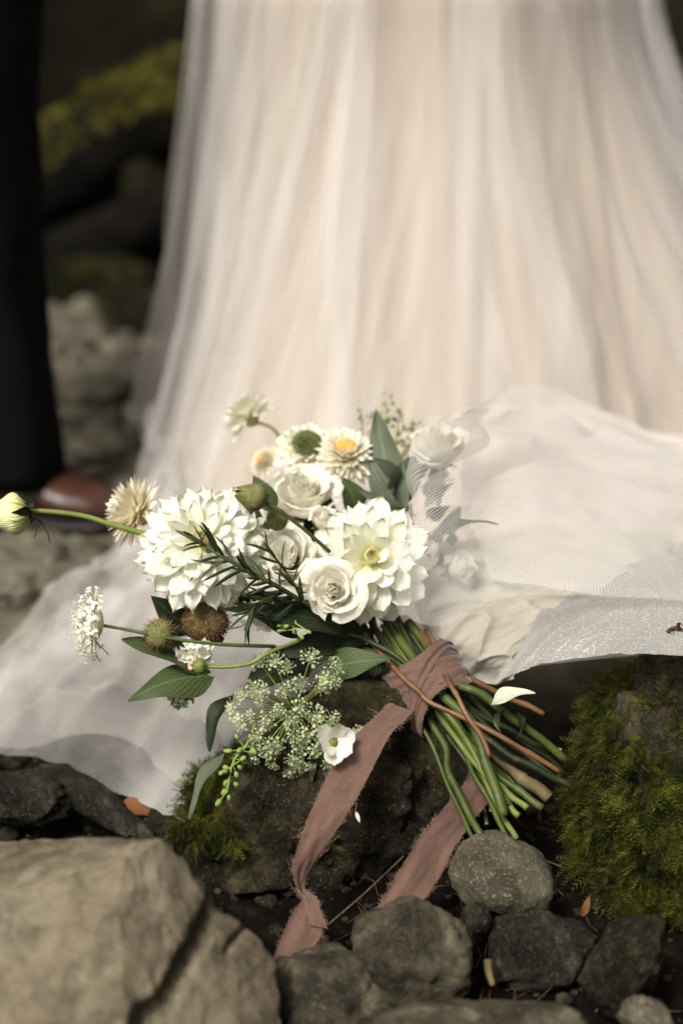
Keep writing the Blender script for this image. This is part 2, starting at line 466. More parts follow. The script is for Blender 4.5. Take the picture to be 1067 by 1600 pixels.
M['trouser'] = plantmat('black_wool', (.0035, .0035, .004), (.005, .005, .0055), 200, .95, .03, 0)
M['leather'] = plantmat('brown_leather', (.035, .012, .006), (.055, .019, .010), 30, .38, .5, 0)
M['sole'] = plantmat('dark_sole', (.012, .010, .008), (.02, .016, .012), 30, .6, .3, 0)

# ------------------------------------------------------------------ ground
def gz(x, y):
    x = np.asarray(x, float); y = np.asarray(y, float)
    p = np.stack([x * 6, y * 6, np.zeros_like(x)], -1)
    bank = np.clip(y - 2.0 + .25 * np.sin(x * 2.1), 0, 6)
    return -0.028 + .010 * fbm(p, 4) + .62 * bank * sstep(0, .5, bank) + .07 * noise(p * .3) * sstep(.6, 2.4, y) - .0


def axis_pts(a, b, dense0, dense1, d1, n2):
    mid = np.arange(dense0, dense1, d1)
    lo = dense0 - (np.geomspace(.03, dense0 - a + .03, n2) - .03)[::-1][:-1]
    hi = dense1 + (np.geomspace(.03, b - dense1 + .03, n2) - .03)
    return np.concatenate([lo, mid, hi])


gx = axis_pts(-45, 45, -1.1, 1.1, .016, 26); gy = axis_pts(-40, 60, -.55, 2.4, .02, 26)
GX, GY = np.meshgrid(gx, gy, indexing='ij')
mb = MB().grid(np.stack([GX, GY, gz(GX, GY)], -1), flip=True)
m, n, l = newmat('forest_floor')
v = coords(n)
sx = n.new('ShaderNodeSeparateXYZ'); l.new(v, sx.inputs[0])
a = noisetex(n, l, v, 30, 8, .7)
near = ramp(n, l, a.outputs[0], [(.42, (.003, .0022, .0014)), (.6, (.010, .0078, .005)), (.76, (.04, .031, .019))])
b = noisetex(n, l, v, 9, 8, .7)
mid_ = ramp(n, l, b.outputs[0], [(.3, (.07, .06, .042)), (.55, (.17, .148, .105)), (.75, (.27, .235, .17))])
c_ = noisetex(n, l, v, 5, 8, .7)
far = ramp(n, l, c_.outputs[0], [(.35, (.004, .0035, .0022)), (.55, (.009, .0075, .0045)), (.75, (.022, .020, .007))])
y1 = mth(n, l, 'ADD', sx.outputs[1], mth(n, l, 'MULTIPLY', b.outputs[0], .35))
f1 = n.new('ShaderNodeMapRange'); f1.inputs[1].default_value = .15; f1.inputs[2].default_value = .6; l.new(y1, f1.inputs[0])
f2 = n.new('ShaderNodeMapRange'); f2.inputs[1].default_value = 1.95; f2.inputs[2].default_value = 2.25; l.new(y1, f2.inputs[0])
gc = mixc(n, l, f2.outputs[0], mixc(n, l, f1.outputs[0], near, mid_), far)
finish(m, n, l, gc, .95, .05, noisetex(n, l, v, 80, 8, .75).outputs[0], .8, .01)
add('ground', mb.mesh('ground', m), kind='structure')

# ------------------------------------------------------------------ rocks
import bmesh
_ico = {}


def ico(sub):
    if sub not in _ico:
        bm = bmesh.new(); bmesh.ops.create_icosphere(bm, subdivisions=sub, radius=1)
        bm.verts.ensure_lookup_table()
        V = np.array([v.co[:] for v in bm.verts]); F = np.array([[v.index for v in f.verts] for f in bm.faces])
        bm.free(); _ico[sub] = (V, F)
    return _ico[sub]


def rotm(rx, ry, rz):
    return np.array((Matrix.Rotation(R(rz), 3, 'Z') @ Matrix.Rotation(R(ry), 3, 'Y') @ Matrix.Rotation(R(rx), 3, 'X')))


def rock_verts(seed, size, sub=5, cuts=7, cut=(.62, .85), lump=.22, fine=.02, rot=(0, 0, 0), freq=1.3, planes=()):
    V, F = ico(sub); g = np.random.default_rng(seed)
    p = V * (1 + lump * fbm(V * freq + seed * 3.7, 3))[:, None]
    for k in range(cuts):
        nn = nrm(g.normal(size=3)); h = g.uniform(*cut)
        d = p @ nn - h
        p = p - np.outer(np.where(d > 0, d * .9, 0), nn)
    for nn, h in planes:
        nn = nrm(np.array(nn)); d = p @ nn - h
        p = p - np.outer(np.where(d > 0, d * .93, 0), nn)
    p = p * (1 + fine * fbm(V * 7 + seed, 5, 2.1, .6))[:, None]
    p = p * np.asarray(size)
    p = p + V * (np.abs(fbm(V * 3.3 + seed * 1.3, 3))[:, None] * -fine * 2.0 * np.mean(size) + (1 - np.abs(fbm(V * 5.1 + seed * 2.3, 4)))[:, None] ** 6 * fine * .8 * np.mean(size))
    return p @ rotm(*rot).T, F


def rock(name, center, size, mat, seed, sub=5, carve=None, parent=None, mw=None, **kw):
    props = {k: kw.pop(k) for k in ('label', 'category', 'group', 'kind') if k in kw}
    V, F = rock_verts(seed, size, sub, **kw)
    V = V + np.asarray(center)
    if carve is not None: V = carve(V)
    b = MB().add(V, F, V[:, :2])
    lo = V.min(0); c = np.array([*np.mean(V[:, :2], 0), lo[2]])
    o = add(name, b.mesh(name, M[mat], True, c), parent, Matrix.Translation(c), **props)
    return o, V, F


def sample_surface(V, F, n, keep, g):
    A, B, C = V[F[:, 0]], V[F[:, 1]], V[F[:, 2]]
    N = np.cross(B - A, C - A); ar = np.linalg.norm(N, axis=1); N = N / (ar[:, None] + 1e-12)
    w = ar * keep((A + B + C) / 3, N); w = w / w.sum()
    i = g.choice(len(F), n, p=w)
    r1, r2 = np.sqrt(g.random(n)), g.random(n)
    p = A[i] * (1 - r1)[:, None] + B[i] * (r1 * (1 - r2))[:, None] + C[i] * (r1 * r2)[:, None]
    return p, N[i]


def moss(parent, V, F, n, keep, L=(.010, .022), mat='moss', seg=7, seed=1, lift=.6, wid=.11, clump=26):
    """feathery fronds grown over a rock, joined as one stuff part"""
    g = np.random.default_rng(seed)
    p, N = sample_surface(V, F, n, keep, g)
    cl = fbm(p * clump, 3)
    down = np.array((0, 0, -1.0)); t = nrm(down - N * (N @ down)[:, None] + .9 * g.normal(size=(n, 3)))
    d = nrm(t * (1.15 - lift) + N * lift + .25 * g.normal(size=(n, 3)))
    ln = g.uniform(*L, n) * (1 + .5 * cl)
    s = nrm(np.cross(d, N + .7 * g.normal(size=(n, 3))))
    p = p + N * ((.013 if mat == 'moss' else .004) * (cl + .4))[:, None]
    k = np.arange(seg + 1) / seg
    sag = nrm(down * .6 + t * .5 + .2 * g.normal(size=(n, 3)))
    mid = p[:, None] + d[:, None] * (ln[:, None] * k)[..., None] + sag[:, None] * (ln[:, None] * .35 * k ** 2)[..., None]
    mb = MB()
    w = ln * wid
    for q in range(seg):
        for sg in (-1, 1):
            a = mid[:, q]; b2 = mid[:, q] + (mid[:, q + 1] - mid[:, q]) * .55
            tip = mid[:, q] + (s * sg * (w * (1.25 - .8 * k[q]) * g.uniform(.7, 1.3, n) * 2)[:, None]) + d * (ln * .24)[:, None] + N * (w * g.uniform(-.4, .9, n))[:, None]
            T = np.stack([a, b2, tip], 1).reshape(-1, 3)
            mb.add(T, np.arange(len(T)).reshape(-1, 3))
    return addw('moss', mb, M[mat], parent, False, kind='stuff')


# the dark rock that carries the bouquet
cr_rock = P(500, 1290, 1.24)
o_dark, Vd, Fd = rock('dark_rock', cr_rock + np.array((0, .035, -.012)), (.135, .105, .145), 'wetrock', 21, 6, cuts=9, cut=(.6, .9), lump=.3, fine=.045, rot=(8, 12, 20),
                      label='wet dark brown rock right under the bouquet, moss on its left edge', category='rock')


def keep_dark(c, N):
    px = c[:, 0]
    return (c[:, 0] < cr_rock[0] - .07) * (N[:, 2] > -.3) * (c[:, 2] > .02) * (fbm(c * 25, 2) > -.25) + .01 * (fbm(c * 22 + 5, 2) > .35)


moss(o_dark, Vd, Fd, 3400, keep_dark, (.005, .012), seed=3)

# the mossy boulder on the right
cb = P(1112, 1385, 1.20)
o_moss, Vm, Fm = rock('mossy_boulder', cb + np.array((.02, .05, -.01)), (.145, .13, .185), 'wetrock', 33, 6, cuts=6, cut=(.7, .9), lump=.22, fine=.05, rot=(0, -19, 0),
                      label='big boulder furred with green moss under the glittery dress hem', category='rock')
moss(o_moss, Vm, Fm, 24000, lambda c, N: (N[:, 2] > -.55) * (c[:, 2] < Vm[:, 2].max() - .022) * np.clip(fbm(c * 17, 3) + .45, 0, .6) * (c[:, 2] > -.01) * (c[:, 1] < cb[1] + .1), (.006, .016), seed=4)

# tan stone in front
tc = P(178, 1530, .955)
crack = np.array([(352, 1375), (330, 1400), (318, 1440), (285, 1500), (262, 1545), (215, 1590), (190, 1650)], float)
crack2 = np.array([(385, 1440), (362, 1462), (352, 1478)], float)


def carve_tan(V):
    """a weathered split: a groove, and what lies to its right sits lower"""
    q = V - CAMP; dz = q @ FWD; px = 533.5 + q @ RIGHT / dz * FPX; py = 800 - q @ UP / dz * FPX
    c = V.mean(0); front = sstep(-.02, .03, (V - c) @ nrm(CAMP - c) + .03)
    out = V.copy()
    wob = 9 * fbm(V * 60, 3)
    for line, dep, wd in ((crack, .020, 9.0), (crack2, .007, 6.0)):
        d = np.full(len(V), 1e3)
        for a, b in zip(line[:-1], line[1:]):
            ab = b - a; t = np.clip(((px - a[0]) * ab[0] + (py - a[1]) * ab[1]) / (ab @ ab), 0, 1)
            d = np.minimum(d, np.hypot(px - a[0] - t * ab[0], py - a[1] - t * ab[1]))
        d = np.abs(d + wob * .6)
        taper = sstep(1360, 1480, py) * .75 + .25
        out -= (front * dep * taper * np.exp(-(d / wd) ** 2))[:, None] * nrm(CAMP - c)
    xs = np.interp(py, crack[:, 1], crack[:, 0])
    out[:, 2] -= .010 * front * sstep(0, 12, px - xs + wob) * np.exp(-np.clip(px - xs, 0, 400) / 120)
    return out


o_tan, Vt, Ft = rock('tan_boulder', tc + np.array((-.052, .012, -.043)), (.157, .12, .152), 'tan', 8, 7, carve=carve_tan, cuts=5, cut=(.75, .9), lump=.15, fine=.010, rot=(0, 0, 8), planes=(((.02, -.62, .78), .57), ((.62, -.45, .55), .68), ((-.2, .2, .95), .68)),
                     label='large pale tan boulder with a dark crack, closest to the camera', category='rock')

rocks = [
    ('grey_stone', (783, 1368, 1.13), (.044, .036, .030), 'greystone', 41, dict(cuts=3, cut=(.8, .95), lump=.12, fine=.012, rot=(0, 18, 0)),
     'smooth rounded grey stone touched by the longest stem tips', 'rock'),
    ('dark_stone', (835, 1478, 1.10), (.047, .036, .024), 'darkstone', 52, dict(cuts=6, cut=(.72, .92), lump=.25, fine=.03, rot=(10, -6, 0)),
     'dark angular stone lying below the smooth round grey one', 'rock'),
    ('mottled_stone', (648, 1500, 1.07), (.050, .042, .045), 'palestone', 63, dict(cuts=7, cut=(.78, .97), lump=.2, fine=.03, rot=(0, 5, 15)),
     'blocky mottled grey stone in front, at the end of the short ribbon tail', 'rock'),
    ('streaked_stone', (518, 1570, 1.06), (.047, .04, .048), 'palestone', 74, dict(cuts=6, cut=(.74, .95), lump=.2, fine=.035, rot=(0, -22, 10)),
     'sloping streaked grey stone between the tan boulder and the blocky stone', 'rock'),
    ('wedge_stone', (972, 1512, 1.05), (.025, .035, .048), 'wetrock', 85, dict(cuts=6, cut=(.65, .9), lump=.2, fine=.03, rot=(0, 22, 0)),
     'dark wedge-shaped stone leaning against the foot of the mossy boulder', 'rock'),
    ('low_stone', (720, 1632, .985), (.085, .035, .026), 'palestone', 96, dict(cuts=6, cut=(.65, .9), lump=.2, fine=.03, rot=(0, 0, 5)),
     'low flat brownish stone cut off by the bottom edge below the blocky stone', 'rock'),
    ('corner_stone', (1005, 1590, 1.0), (.018, .016, .013), 'greystone', 97, dict(cuts=4, cut=(.75, .9), lump=.15, fine=.02),
     'small smooth grey stone at the foot of the dark wedge-shaped stone', 'rock'),
    ('tiny_stone', (742, 1437, 1.10), (.012, .012, .014), 'darkstone', 98, dict(cuts=4, cut=(.75, .9), lump=.15, fine=.02),
     'tiny dark pebble squeezed between the blocky stone and the smooth round one', 'rock'),
    ('shaded_stone', (262, 1290, 1.27), (.022, .02, .02), 'darkstone', 99, dict(cuts=4, cut=(.75, .9), lump=.15, fine=.02),
     'small dark stone at the left foot of the wet dark rock', 'rock'),
    ('slate_shard', (140, 1245, 1.27), (.07, .018, .014), 'darkstone', 100, dict(cuts=7, cut=(.6, .85), lump=.2, fine=.03, rot=(0, 12, -38)),
     'long dark stone shard lying below the torn hem of the train', 'rock'),
    ('brown_stone', (40, 1240, 1.27), (.055, .035, .022), 'darkstone', 101, dict(cuts=7, cut=(.6, .85), lump=.2, fine=.03, rot=(0, 10, 20)),
     'brown angular stone behind the tan boulder below the hem', 'rock'),
]
for nm, (px, py, D), size, mat, seed, kw, lab, cat in rocks:
    rock(nm, P(px, py, D), size, mat, seed, 5, label=lab, category=cat, **kw)

# blurred stones on the river bar behind, and boulders of the bank
pale_spots = [(115, 515, 2.75, (.065, .055, .055), 'pale round river stone, largest at the foot of the dark bank'),
              (225, 575, 2.55, (.11, .08, .045), 'flat pale stone beside the dress on the river bar'),
              (150, 600, 2.45, (.07, .06, .03), 'low grey-brown stone between trouser leg and dress'),
              (35, 875, 1.80, (.09, .06, .035), 'wide brown stone on the ground below the brown shoe'),
              (120, 905, 1.72, (.055, .045, .028), 'rusty brown stone just above the edge of the train'),
              (20, 985, 1.60, (.07, .05, .022), 'flat ochre stone where the train meets the gravel'),
              (160, 690, 2.2, (.06, .05, .025), 'low grey stone behind the toe of the shoe')]
for k, (px, py, D, size, lab) in enumerate(pale_spots):
    rock('river_stone', P(px, py, D) - np.array((0, 0, .01)), size, 'bgstone', 200 + k, 4, cuts=4, cut=(.75, .95), lump=.15, fine=.02, rot=(0, 0, 30 * k), label=lab, category='rock',
         group='stones on the river bar')
bank_spots = [(165, 455, 3.3, (.20, .16, .12), 'dark brown boulder low on the bank behind the trouser leg'),
              (255, 360, 3.5, (.16, .16, .20), 'dark mossy boulder leaning under the fallen logs'),
              (225, 500, 3.0, (.12, .10, .07), 'black wet boulder right beside the dress at the bank foot'),
              (120, 330, 3.7, (.22, .2, .13), 'dark boulder behind the trouser leg under the logs'),
              (230, 20, 4.6, (.4, .3, .2), 'shadowed boulder up the bank beyond the mossy log')]
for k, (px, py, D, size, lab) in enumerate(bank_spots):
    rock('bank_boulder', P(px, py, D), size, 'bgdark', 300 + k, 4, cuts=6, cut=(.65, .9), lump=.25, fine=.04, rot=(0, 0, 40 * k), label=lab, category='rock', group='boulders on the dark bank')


# fallen logs on the bank
def log(pts, rad, label, mossy, seed):
    t = np.linspace(0, 1, 70)
    c = cr(np.array(pts), t); T = nrm(np.gradient(c, axis=0))
    a = np.linspace(0, 2 * math.pi, 36, endpoint=False)
    Nn = nrm(np.cross(T, (0, 0, 1.0))); Bn = np.cross(Nn, T)
    rr = rad * (1 - .15 * t)[:, None] * np.ones((70, 36))
    dirs = np.cos(a)[None, :, None] * Nn[:, None] + np.sin(a)[None, :, None] * Bn[:, None]
    base = c[:, None] + dirs * rad
    rr = rr * (1 + .12 * fbm(base * 5 + seed, 4))
    G = c[:, None] + dirs * rr[..., None]
    G = np.concatenate([np.tile(c[0], (1, 36, 1)), G, np.tile(c[-1], (1, 36, 1))])
    b = MB().grid(G, wrap=True)
    o = addw('fallen_log', b, M['bark'], None, True, label=label, category='log')
    if mossy:
        V = G.reshape(-1, 3); q = np.concatenate(b.f)
        F = np.concatenate([q[:, :3], q[:, [0, 2, 3]]])
        A = V[F[:, 0]]; nn = np.cross(V[F[:, 1]] - A, V[F[:, 2]] - A)
        ctr = A - c[np.argmin(((A[:, None, :] - c[None, ::4]) ** 2).sum(-1), 1) * 4]
        fl = (nn * ctr).sum(1) < 0
        F[fl] = F[fl][:, ::-1]
        moss(o, V, F, 9000, lambda cc, N: (N[:, 2] > .3) * np.clip(.7 + fbm(cc * 4, 3), .25, 1), (.012, .03), 'moss_far', 4, seed, .5, .2, 5)
    return o


log([P(-160, 375, 3.5), P(60, 285, 3.45), P(230, 192, 3.4), P(420, 110, 3.4), P(900, -60, 3.5)], .125, 'fallen log with yellow-green moss along its top', True, 5)
log([P(-160, 480, 3.3), P(100, 400, 3.25), P(300, 320, 3.25), P(700, 250, 3.35)], .075, 'thin black bare log below the mossy one', False, 9)

# unseen forest round the clearing, added to block low sky light; open towards sun
g = np.random.default_rng(55); mb = MB()
for k in range(95):
    az = g.uniform(-180, 180); rr_ = g.uniform(3.6, 10)
    if abs((az - math.degrees(SUN_AZ) + 180) % 360 - 180) < 42: continue
    x, y = rr_ * math.sin(R(az)), -rr_ * math.cos(R(az)) - .2
    if y > 1.5: y += 2.0
    H = g.uniform(10, 17); z0 = float(gz(x, y)); lean = g.normal(size=2) * .3
    mb.tube([(x, y, z0 - .2), (x + lean[0] * .4, y + lean[1] * .4, z0 + H * .5), (x + lean[0], y + lean[1], z0 + H)], [.2, .13, .02], 8, False, 5)
    for q in range(13):
        h = .12 + .86 * q / 12; zc = z0 + H * h; rad = (1.9 - 1.55 * h) * g.uniform(.8, 1.15)
        nb = 13; a = np.arange(nb) / nb * 6.283 + g.uniform(0, 6)
        c = np.array((x + lean[0] * h, y + lean[1] * h, zc))
        for aa in a:
            L = rad * g.uniform(.65, 1.2); d = np.array((math.cos(aa), math.sin(aa), 0)); sd_ = np.array((-math.sin(aa), math.cos(aa), 0)) * L * .24
            mb.add([c, c + d * L * .6 - sd_ + (0, 0, -.12 * L), c + d * L + (0, 0, -.45 * L), c + d * L * .6 + sd_ + (0, 0, -.12 * L)], [[0, 1, 2, 3]])
M['fir'] = plantmat('fir_foliage', (.018, .032, .010), (.035, .055, .018), 3, .8, .2, 0, False)
add('unseen_conifers', mb.mesh('unseen_conifers', M['fir'], False), kind='stuff')

# gravel and litter: nobody could count these
g = np.random.default_rng(9)
pv, pf = ico(1)
mb = MB(); mb2 = MB()
for (n_, x0, x1, y0, y1, s0, s1) in ((1700, -.75, .4, .3, 1.95, .008, .04), (900, -.6, .0, -.25, .5, .004, .016), (1100, -.25, .5, -.5, 0.0, .002, .008)):
    x = g.uniform(x0, x1, n_); y = g.uniform(y0, y1, n_); s = s0 + (s1 - s0) * g.random(n_) ** 2.5
    z = gz(x, y)
    for k in range(n_):
        V = pv * (1 + .3 * noise(pv * 1.3 + k * 7.1))[:, None] * s[k] * np.array((1, g.uniform(.6, 1), g.uniform(.4, .8)))
        a_ = g.uniform(0, 6.28); ca, sa = math.cos(a_), math.sin(a_)
        V = np.stack([V[:, 0] * ca - V[:, 1] * sa, V[:, 0] * sa + V[:, 1] * ca, V[:, 2]], 1) + (x[k], y[k], z[k] + s[k] * .15)
        (mb2 if n_ == 1700 else mb).add(V, pf, V[:, :2])
add('gravel', mb.mesh('gravel', M['pebble']), kind='stuff')
add('river_gravel', mb2.mesh('river_gravel', M['bgstone']), kind='stuff')
mb = MB()
for k in range(330):
    far_ = k > 230
    x = g.uniform(-.6, -.1) if far_ else g.uniform(0.0, .34); y = g.uniform(-.15, .3) if far_ else g.uniform(-.42, -.08); z = gz(x, y) + g.uniform(.004, .02)
    a_ = g.uniform(0, 6.28); L = g.uniform(.008, .035); d = np.array((math.cos(a_), math.sin(a_), g.uniform(-.25, .3))) * L
    p0 = np.array((x, y, z)); bend = g.normal(size=3) * L * .12
    mb.tube([p0, p0 + d * .5 + bend, p0 + d], [.0007 * g.uniform(.4, 1.3), .0003], 4, True)
pm_, Nm_ = sample_surface(Vm, Fm, 46, lambda c, N: (N[:, 2] > .1) * (c[:, 1] < cb[1]), g)
for p0, nn in zip(pm_, Nm_):
    d = nrm(np.cross(nn, g.normal(size=3)) + nn * .12) * g.uniform(.008, .024); p0 = p0 + nn * .012
    mb.tube([p0, p0 + d * .5 + g.normal(size=3) * .0012, p0 + d], [.0007, .0003], 4, True)
add('needle_litter', mb.mesh('needle_litter', M['litter']), kind='stuff')

# ------------------------------------------------------------------ leaf helper
def leaf_grid(p0, p1, normal, width, bend=.15, fold=.25, twist=0.0, prof=(.35, 1.0), nu=15, nv=9, wav=.03, seed=0):
    p0 = np.asarray(p0, float); p1 = np.asarray(p1, float)
    d = p1 - p0; L = np.linalg.norm(d); y = d / L
    nn = nrm(np.asarray(normal) - y * np.dot(normal, y)); x = np.cross(y, nn)
    s = np.linspace(0, 1, nu)[:, None]; t = np.linspace(-1, 1, nv)[None]
    pk = prof[0]
    w = np.where(s < pk, np.sin(np.clip(s / pk, 0, 1) * math.pi / 2) ** .8, np.cos(np.clip((s - pk) / (1 - pk), 0, 1) * math.pi / 2) ** prof[1])
    w = w * width / 2
    ang = twist * s
    off = t * w
    up = fold * np.abs(off) + wav * L * np.sin(s * 9 + seed + t) * t * t
    cx = off * np.cos(ang) - up * np.sin(ang); cz = off * np.sin(ang) + up * np.cos(ang)
    arc = bend * L * (s * (1 - s) * 4)
    G = p0 + (s * L)[..., None] * y + cx[..., None] * x + (cz + arc)[..., None] * nn
    return G


def leaf(parent, name, p0, p1, normal, width, mat='leaf', **kw):
    lab = kw.pop('label', None)
    b = MB().grid(leaf_grid(p0, p1, normal, width, **kw))
    return addw(name, b, M[mat], parent, True, label=lab)


# ------------------------------------------------------------------ the bouquet
BQ = empty('bouquet', P(660, 1180, 1.19), category='bouquet',
           label='white and cream bridal bouquet of dahlias and roses tied with mauve ribbon, lying on rocks')
BASE = P(640, 1040, 1.24)        # where the stems gather


def petal_mesh(name, mat, L, Wd, cup, bend, seed, peak=.6, pinch=.7, tipp=.5, nu=11, nv=8, ruffle=.0):
    s = np.linspace(0, 1, nu)[:, None]; t = np.linspace(-1, 1, nv)[None]
    w = np.where(s < peak, (.22 + .78 * np.sin(np.clip(s / peak, 0, 1) * math.pi / 2)) , np.cos(np.clip((s - peak) / (1 - peak), 0, 1) * math.pi / 2) ** tipp)
    w = w * Wd / 2
    a = t * (cup * (1.25 - s * pinch))
    rad = w / np.maximum(np.sin(np.minimum(np.abs(cup * (1.25 - s * pinch)), 1.5)), .15)
    x = rad * np.sin(a); z = rad * (1 - np.cos(a))
    y = s * L * np.ones_like(t)
    z = z + bend * L * s ** 2 + ruffle * L * np.sin(t * 4 + seed * 2.1) * s ** 2 + .012 * L * np.cos(t * 9) * s
    y = y - .06 * L * np.abs(t) * s * np.where(s > .7, 1, 0) + .02 * L * noise(np.stack([t * 2 + seed + 0 * s, s * 3 + 0 * t, 0 * s + 0 * t + seed], -1)) * s
    G = np.stack([x + 0 * y, y, z], -1)
    return MB().grid(G).mesh(name, M[mat])


def petal_mat(pos, dirv, nv_, roll, s):
    y = nrm(dirv); z = nrm(nv_ - y * np.dot(nv_, y)); x = np.cross(y, z)
    m3 = np.stack([x, y, z], 1)
    m4 = Matrix([list(m3[0]) + [pos[0]], list(m3[1]) + [pos[1]], list(m3[2]) + [pos[2]], [0, 0, 0, 1]])
    return m4 @ Matrix.Rotation(roll, 4, 'Y') @ Matrix.Scale(s, 4)


def dahlia(pos, axis, radius, count, th0, th1, meshes, inner, label, seed, core=.24, l0=.42, heart=30):
    g = np.random.default_rng(seed)
    mw = frame(pos, axis)
    rot = np.array(mw.to_3x3())
    b = MB()                                                        # heart: the tight inner petals and the green base under them
    V, F = ico(3); b.add(V * radius * core * .95 * np.array((1, 1, .9)) - np.array((0, 0, radius * .08)), F, np.full((len(V), 2), (.5, .0)))
    for i in range(heart):
        th = R(4 + (th0 - 4) * (i / heart) ** .7); ph = i * 2.39996 + seed
        d = np.array((math.sin(th) * math.cos(ph), math.sin(th) * math.sin(ph), math.cos(th)))
        nn = np.array((-math.cos(th) * math.cos(ph), -math.cos(th) * math.sin(ph), math.sin(th)))
        G = inner[i % len(inner)] * radius * (.20 + .16 * i / heart)
        y = d; x = np.cross(y, nn)
        b.grid((G[..., :1] * x + G[..., 1:2] * y + G[..., 2:] * nn) + d * radius * core * .8 - np.array((0, 0, radius * .02)))
    root = add('dahlia', b.mesh('dahlia_heart', M['dahlia_in']), BQ, mw, label=label)
    for i in range(count):
        f = (i + .5) / count
        th = R(th0 + (th1 - th0) * f ** .85) + g.normal() * .085
        ph = i * 2.39996 + g.normal() * .06
        d = np.array((math.sin(th) * math.cos(ph), math.sin(th) * math.sin(ph), math.cos(th)))
        nn = np.array((-math.cos(th) * math.cos(ph), -math.cos(th) * math.sin(ph), math.sin(th)))
        Ln = radius * (l0 + (1 - core - l0) * min(1, f * 1.6) ** .7) * g.uniform(.94, 1.06)
        me = meshes[g.integers(len(meshes))]
        wp = np.array(pos) + rot @ (d * radius * core * .8 - np.array((0, 0, radius * .12 * f)))
        pm = petal_mat(wp, rot @ d, rot @ nn, g.normal() * .2, Ln)
        add('petal', me, root, pm)
    return root


dp = [petal_mesh('dahlia_petal', 'dahlia', 1, .37 * k, cu, bd, q, pk, .7, .42, ruffle=rf) for q, (k, bd, cu, pk, rf) in enumerate(((1, -.16, .66, .68, .03), (.92, -.08, .8, .62, .05), (1.08, -.24, .5, .7, .02), (1, -.34, .62, .66, .06), (.86, -.02, .9, .6, .04), (1.12, -.2, .45, .72, .07), (.98, -.28, .7, .64, .05)))]
dp2 = [petal_mesh('broad_petal', 'dahlia', 1, .46 * k, .5, bd, q + 9, .66, .6, .46, ruffle=.02) for q, (k, bd) in enumerate(((1, .05), (.95, .12), (1.08, -.02), (1, -.1), (.9, -.16), (1.1, .0)))]


def inner_grids():
    out = []
    for cupv in (1.2, 1.0):
        s = np.linspace(0, 1, 7)[:, None]; t = np.linspace(-1, 1, 6)[None]
        w = (.3 + .7 * np.sin(s * math.pi * .62)) * .32
        a = t * cupv
        out.append(np.stack([w * np.sin(a), s + 0 * t, w * (1 - np.cos(a)) + .42 * s ** 2 + 0 * t], -1))
    return out


ING = inner_grids()
q = PX(1.2)
dahlia(P(316, 852, 1.205), cdir(.05, .30, .9), 115 * q, 102, 20, 132, dp, ING, 'largest dahlia of the bouquet, creamy white and ball-shaped, under the rosemary', 3, core=.2, l0=.46)
dahlia(P(580, 874, 1.225), cdir(.0, .16, .95), 111 * q, 56, 24, 112, dp2, ING, 'open white dahlia with a yellowish heart, beside the tulle', 8, l0=.5, heart=26)
dahlia(P(388, 832, 1.215), cdir(.45, .45, .7), 48 * q, 24, 25, 115, dp, ING, 'small loose white dahlia behind the rosemary tip', 12, heart=16)


# roses
def rose_meshes():
    out = []
    N_ = 18
    for i in range(N_):
        f = i / (N_ - 1); gg = np.random.default_rng(i + 40)
        rb = .05 + .60 * f ** 1.05; H = 1.02 - .30 * f ** 1.2; al = R(165 - 105 * f ** .45); op = -.12 + .42 * f ** 1.3; lip = .005 + .20 * f ** 1.2
        h = np.linspace(0, 1, 15)[:, None]; a = np.linspace(-1, 1, 19)[None]
        edge = 1 - (.12 + .10 * f) * np.abs(a) ** 2.2 + .035 * np.sin(a * gg.uniform(2, 5) + gg.uniform(0, 6)) + .03 * noise(np.stack([a * 4 + i * 3, a * 0, a * 0 + i], -1)) + .05 * f * np.exp(-(a / .16) ** 2)
        k = np.clip((h - .55) / .45, 0, 1)
        side = gg.uniform(-.6, .6)
        lp = lip * (1 + .9 * np.sin(a * 1.6 + side * 3)) * (.55 + .45 * gg.random())
        r = rb * (.42 + .58 * np.clip(h * 1.7, 0, 1) ** .65) + op * rb * h ** 1.8 + lp * k ** 1.8
        z = H * h * edge - lp * .95 * k ** 2.6 - .12 * f
        sp = a * .05 * (.6 + f)
        wob = .075 * fbm(np.stack([a * 1.3 + i * 3.1 + 0 * h, h * 1.5 + 0 * a, 0 * h + 0 * a + i], -1), 3) * (.25 + h)
        crease = .018 * np.sin(a * 11 + i) * k ** 2
        rr = np.maximum(r + sp + wob + crease, .015)
        aa = a * al
        G = np.stack([rr * np.cos(aa), rr * np.sin(aa), z + wob * .5 + 0 * a], -1)
        out.append(MB().grid(G).mesh('rose_petal', M['rose']))
    return out


RM = rose_meshes()
_b = MB()
V_, F_ = ico(2); _b.add(V_ * (.3, .3, .22) + np.array((0, 0, .02)), F_)
for k in range(5):
    a_ = k * 1.2566; d_ = np.array((math.cos(a_), math.sin(a_), -.15))
    _b.grid(leaf_grid(d_ * .2, d_ * .42 + np.array((0, 0, -.22)), (0, 0, -1), .16, nu=7, nv=4))
HIP = _b.mesh('rose_hip', M['leaf'])


def rose(px, py, D, axis, rpx, label, seed, n=18):
    g = np.random.default_rng(seed)
    s = rpx * PX(D) / .93
    ax = np.array(axis)
    mw = frame(P(px, py, D) - ax * s * .55, axis, seed, s)
    root = add('rose', HIP, BQ, mw, label=label)
    for i in range(n):
        f = i / 17
        ph = i * 2.39996 + g.normal() * .1
        tilt = Matrix.Rotation(g.normal() * .09 * f + .03 * f, 4, 'Y')
        k = g.uniform(.97, 1.04)
        pm = mw @ Matrix.Rotation(ph, 4, 'Z') @ tilt @ Matrix.Diagonal((k, k, g.uniform(.94, 1.05), 1))
        add('petal', RM[i], root, pm)
    return root


